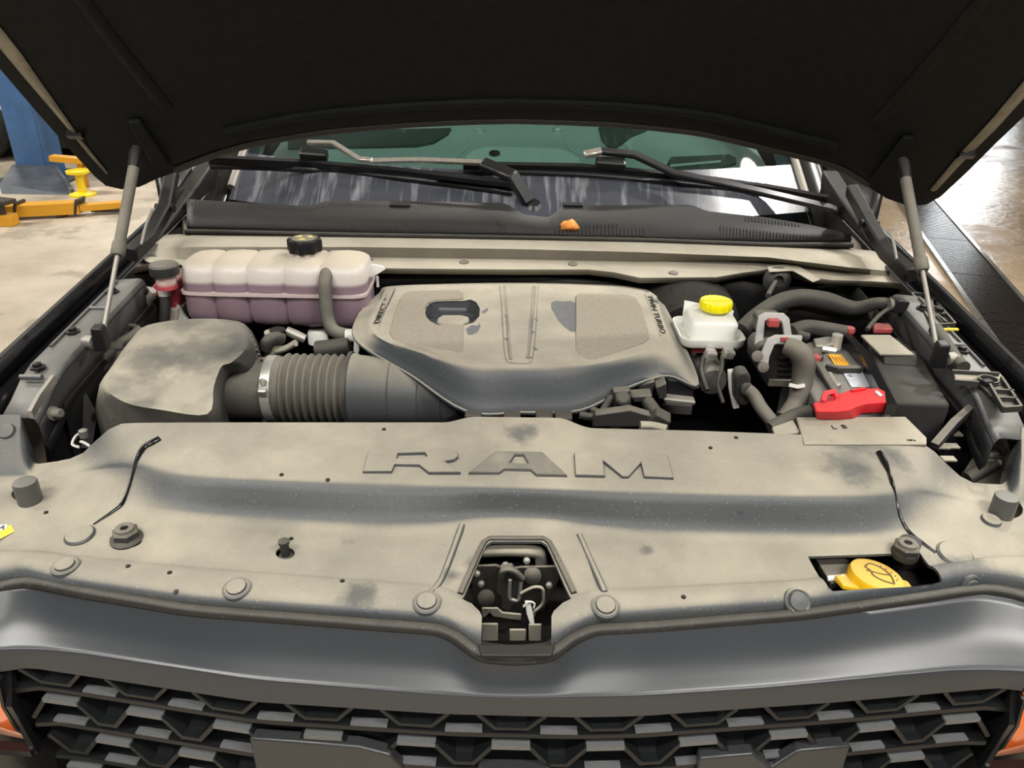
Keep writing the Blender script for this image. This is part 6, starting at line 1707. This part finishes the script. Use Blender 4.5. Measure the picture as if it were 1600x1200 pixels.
for a, b in (((1552, 612), (1583, 613)), ((1558, 624), (1588, 625)), ((1545, 602), (1567, 640)), ((1564, 592), (1595, 638)), ((1566, 640), (1594, 638)), ((1487, 582), (1560, 586)), ((1490, 597), (1528, 600))):
    bar('rib', [pz(*a, zz + 0.008), pz(*b, zz + 0.008)], 0.004, 0.010, M['black_dusty'], fb)
lathe('clip_ring', [(0.016, 0), (0.016, 0.009), (0.013, 0.009), (0.013, 0.002)], pz(1543, 599, zz + 0.004), M['black_dusty'], fb, n=24)
box('clip_tongue', pz(1542, 597, zz + 0.012), (0.018, 0.012, 0.008), M['matte_black'], fb, rot=(0, 0, 0.3), bev=0.002)
rh = tube('rail_pipe', [pY(1462, 515, 1.33), pY(1478, 540, 1.27), pY(1496, 566, 1.22), pY(1505, 575, 1.2)], 0.0125, M['loom'], None, n=14)
tag(rh, 'grey dusty pipe running along the rail beside the strut foot', 'pipe')
yl = box('rail_label', pz(1484, 514.5, 1.2), (0.032, 0.006, 0.003), M['label_yellow'], None, rot=(0, 0, 0.05))
tag(yl, 'thin yellow label strip on the rail below the ribbed bracket', 'label')
# side baffle with slots in the right-hand pocket
bf = thing('side_baffle', 'dark slotted plastic baffle in the pocket between battery and fender', 'baffle', pz(1500, 720, 0.95))
prism('baffle_sheet', [pz(1462, 697, 1.11), pz(1515, 640, 1.13), pz(1545, 642, 1.13), pz(1530, 700, 1.05), pz(1500, 745, 0.99)], (0, 0.006, -0.004), M['matte_black'], bf)
bar('baffle_rim', [pz(1460, 697, 1.115), pz(1490, 662, 1.135), pz(1515, 640, 1.14), pz(1552, 642, 1.14), pz(1575, 668, 1.13), pz(1586, 690, 1.115)], 0.012, 0.012, M['black_dusty'], bf)
for a, b in ((1492, 678), (1487, 697), (1482, 717), (1472, 698)):
    box('slot_ledge', pz(a, b, 1.10), (0.022, 0.014, 0.004), M['tan'], bf, bev=0.001)
bar('baffle_post', [pz(1575, 670, 1.125), pz(1585, 700, 1.09), pz(1584, 750, 1.03)], 0.03, 0.02, M['loom'], bf)
cl = thing('pipe_clamp', 'bright metal pipe clamp with dusty pipe below the slotted side baffle', 'clamp', pz(1548, 720, 1.02))
tube('pipe', [pz(1510, 748, 1.04), pz(1535, 735, 1.05), pz(1552, 725, 1.055)], 0.012, M['loom'], cl, n=10)
for a, b in ((1543, 711), (1557, 709), (1545, 722), (1556, 722)):
    lathe('clamp_band', [(0.006, -0.007), (0.006, 0.007)], pz(a, b, 1.06), M['steel'], cl, z=(1, 0, 0.2), n=12)

# ================================================================== parts in the left-hand pocket
lb = thing('support_bracket', 'dark steel support bracket with bolt in the pocket beside the air box', 'bracket', pz(90, 680, 0.95))
prism('web', [pz(62, 640, 1.12), pz(100, 612, 1.13), pz(122, 700, 1.02), pz(110, 740, 0.98), pz(75, 735, 0.98)], (0.004, 0.004, 0), M['matte_black'], lb)
prism('web', [pz(112, 610, 1.11), pz(122, 605, 1.12), pz(146, 648, 1.06), pz(138, 700, 1.02), pz(118, 700, 1.02)], (0.004, 0.006, 0), M['matte_black'], lb)
lathe('bolt', [(0.012, 0), (0.012, 0.004), (0.008, 0.005), (0.008, 0.018), (0.006, 0.02)], pz(82, 646, 1.12), M['strut'], lb, z=(0.9, -0.3, 0.2), n=14)
bar('edge_strip', [pz(48, 648, 1.165), pz(62, 622, 1.172), pz(84, 592, 1.178)], 0.006, 0.014, M['dull_steel'], lb)
pc = thing('wire_clip', 'small bent pale wire clip at the corner of the radiator cover', 'clip', pz(128, 685, 1.08))
tube('clip_wire', [pz(124, 699, 1.07), pz(113, 694, 1.075), pz(118, 682, 1.085), pz(128, 676, 1.09), pz(136, 678, 1.09)], 0.0025, M['white_dusty'], pc, n=6)
lathe('clip_stud', [(0.007, -0.004), (0.007, 0.008), (0.004, 0.01)], pz(131, 679, 1.09), M['dull_steel'], pc, n=12)
tube('clip_wire', [pz(126, 690, 1.08), pz(132, 692, 1.08), pz(140, 697, 1.075)], 0.0025, M['white_dusty'], pc, n=6)
# wiring bundle left of the air box
wbs = thing('wiring_bundle', 'bundle of dusty taped wires along the fender beside the air box', 'wiring', pz(150, 575, 1.08))
tube('wire', [pz(118, 582, 1.12), pz(140, 572, 1.125), pz(165, 560, 1.13), pz(185, 540, 1.135), pz(205, 528, 1.14), pz(222, 515, 1.15)], 0.0115, M['loom'], wbs, n=10)
tube('wire', [pz(125, 588, 1.10), pz(150, 584, 1.11), pz(172, 565, 1.12), pz(195, 548, 1.13)], 0.009, M['loom'], wbs, n=10)
tube('wire', [pz(130, 592, 1.08), pz(140, 598, 1.08), pz(155, 592, 1.085), pz(160, 580, 1.09)], 0.006, M['loom'], wbs, n=8)
tube('wire', [pz(168, 545, 1.14), pz(180, 520, 1.15), pz(200, 510, 1.15), pz(215, 512, 1.15)], 0.006, M['loom'], wbs, n=8)
lathe('tape_band', [(0.0145, -0.012), (0.0145, 0.012)], pz(180, 545, 1.135), M['rubber'], wbs, z=(1, 0.7, 0), n=14)
lathe('wire_plug', [(0.008, -0.012), (0.011, 0.0), (0.009, 0.012)], pz(118, 582, 1.12), M['tan'], wbs, z=(1, 0.3, 0), n=12)
fz = thing('fender_module', 'dark boxed bracket on the inner fender near the small red reservoir', 'bracket', pY(190, 490, 1.4))
prism('housing', [pY(a, b, 1.42) for a, b in ((172, 490), (188, 484), (212, 500), (204, 512), (178, 508))], (0, 0.05, 0), M['matte_black'], fz, 0.004)
tube('stay', [pY(172, 490, 1.41), pY(188, 486, 1.41), pY(205, 502, 1.41)], 0.004, M['loom'], fz, n=8)
lathe('round_plug', [(0.012, 0), (0.014, 0.008), (0.010, 0.02)], pY(204, 462, 1.47), M['white_dusty'], fz, z=(-1, -0.5, 0.2), n=16)
tube('plug_pipe', [pY(206, 462, 1.47), pY(218, 455, 1.48), pY(228, 456, 1.49)], 0.009, M['matte_black'], fz, n=10)
# fittings between tank and air box
ft = thing('vapour_valve', 'dusty plastic valve with side arm between the pink tank and the intake hose', 'valve', pY(425, 555, 1.38))
lathe('valve_body', [(0.018, -0.03), (0.018, 0.0), (0.014, 0.006), (0.014, 0.02), (0.018, 0.024), (0.018, 0.036)], pY(428, 545, 1.4), M['tan'], ft, z=(0.1, 0, 1), n=20)
tube('side_arm', [pY(432, 548, 1.39), pY(448, 544, 1.39), pY(462, 536, 1.39)], 0.011, M['tan'], ft, n=10, flat=0.6)
tube('elbow', [pY(415, 545, 1.38), pY(418, 535, 1.38), pY(430, 528, 1.39), pY(440, 530, 1.4)], 0.013, M['loom'], ft, n=10)
lathe('collar', [(0.016, -0.006), (0.016, 0.006)], pY(434, 519, 1.41), M['matte_black'], ft, n=16)
lathe('spring', [(0.009, -0.02), (0.010, 0.0), (0.009, 0.02)], pY(462, 523, 1.42), M['dull_steel'], ft, z=(1, 0, -0.5), n=10)
o = tube('bypass_hose', [pY(495, 548, 1.42), pY(520, 545, 1.42), pY(548, 540, 1.42)], 0.02, M['rubber'], None, n=12)
tag(o, 'dark hose in the gap above the ribbed intake hose', 'hose')
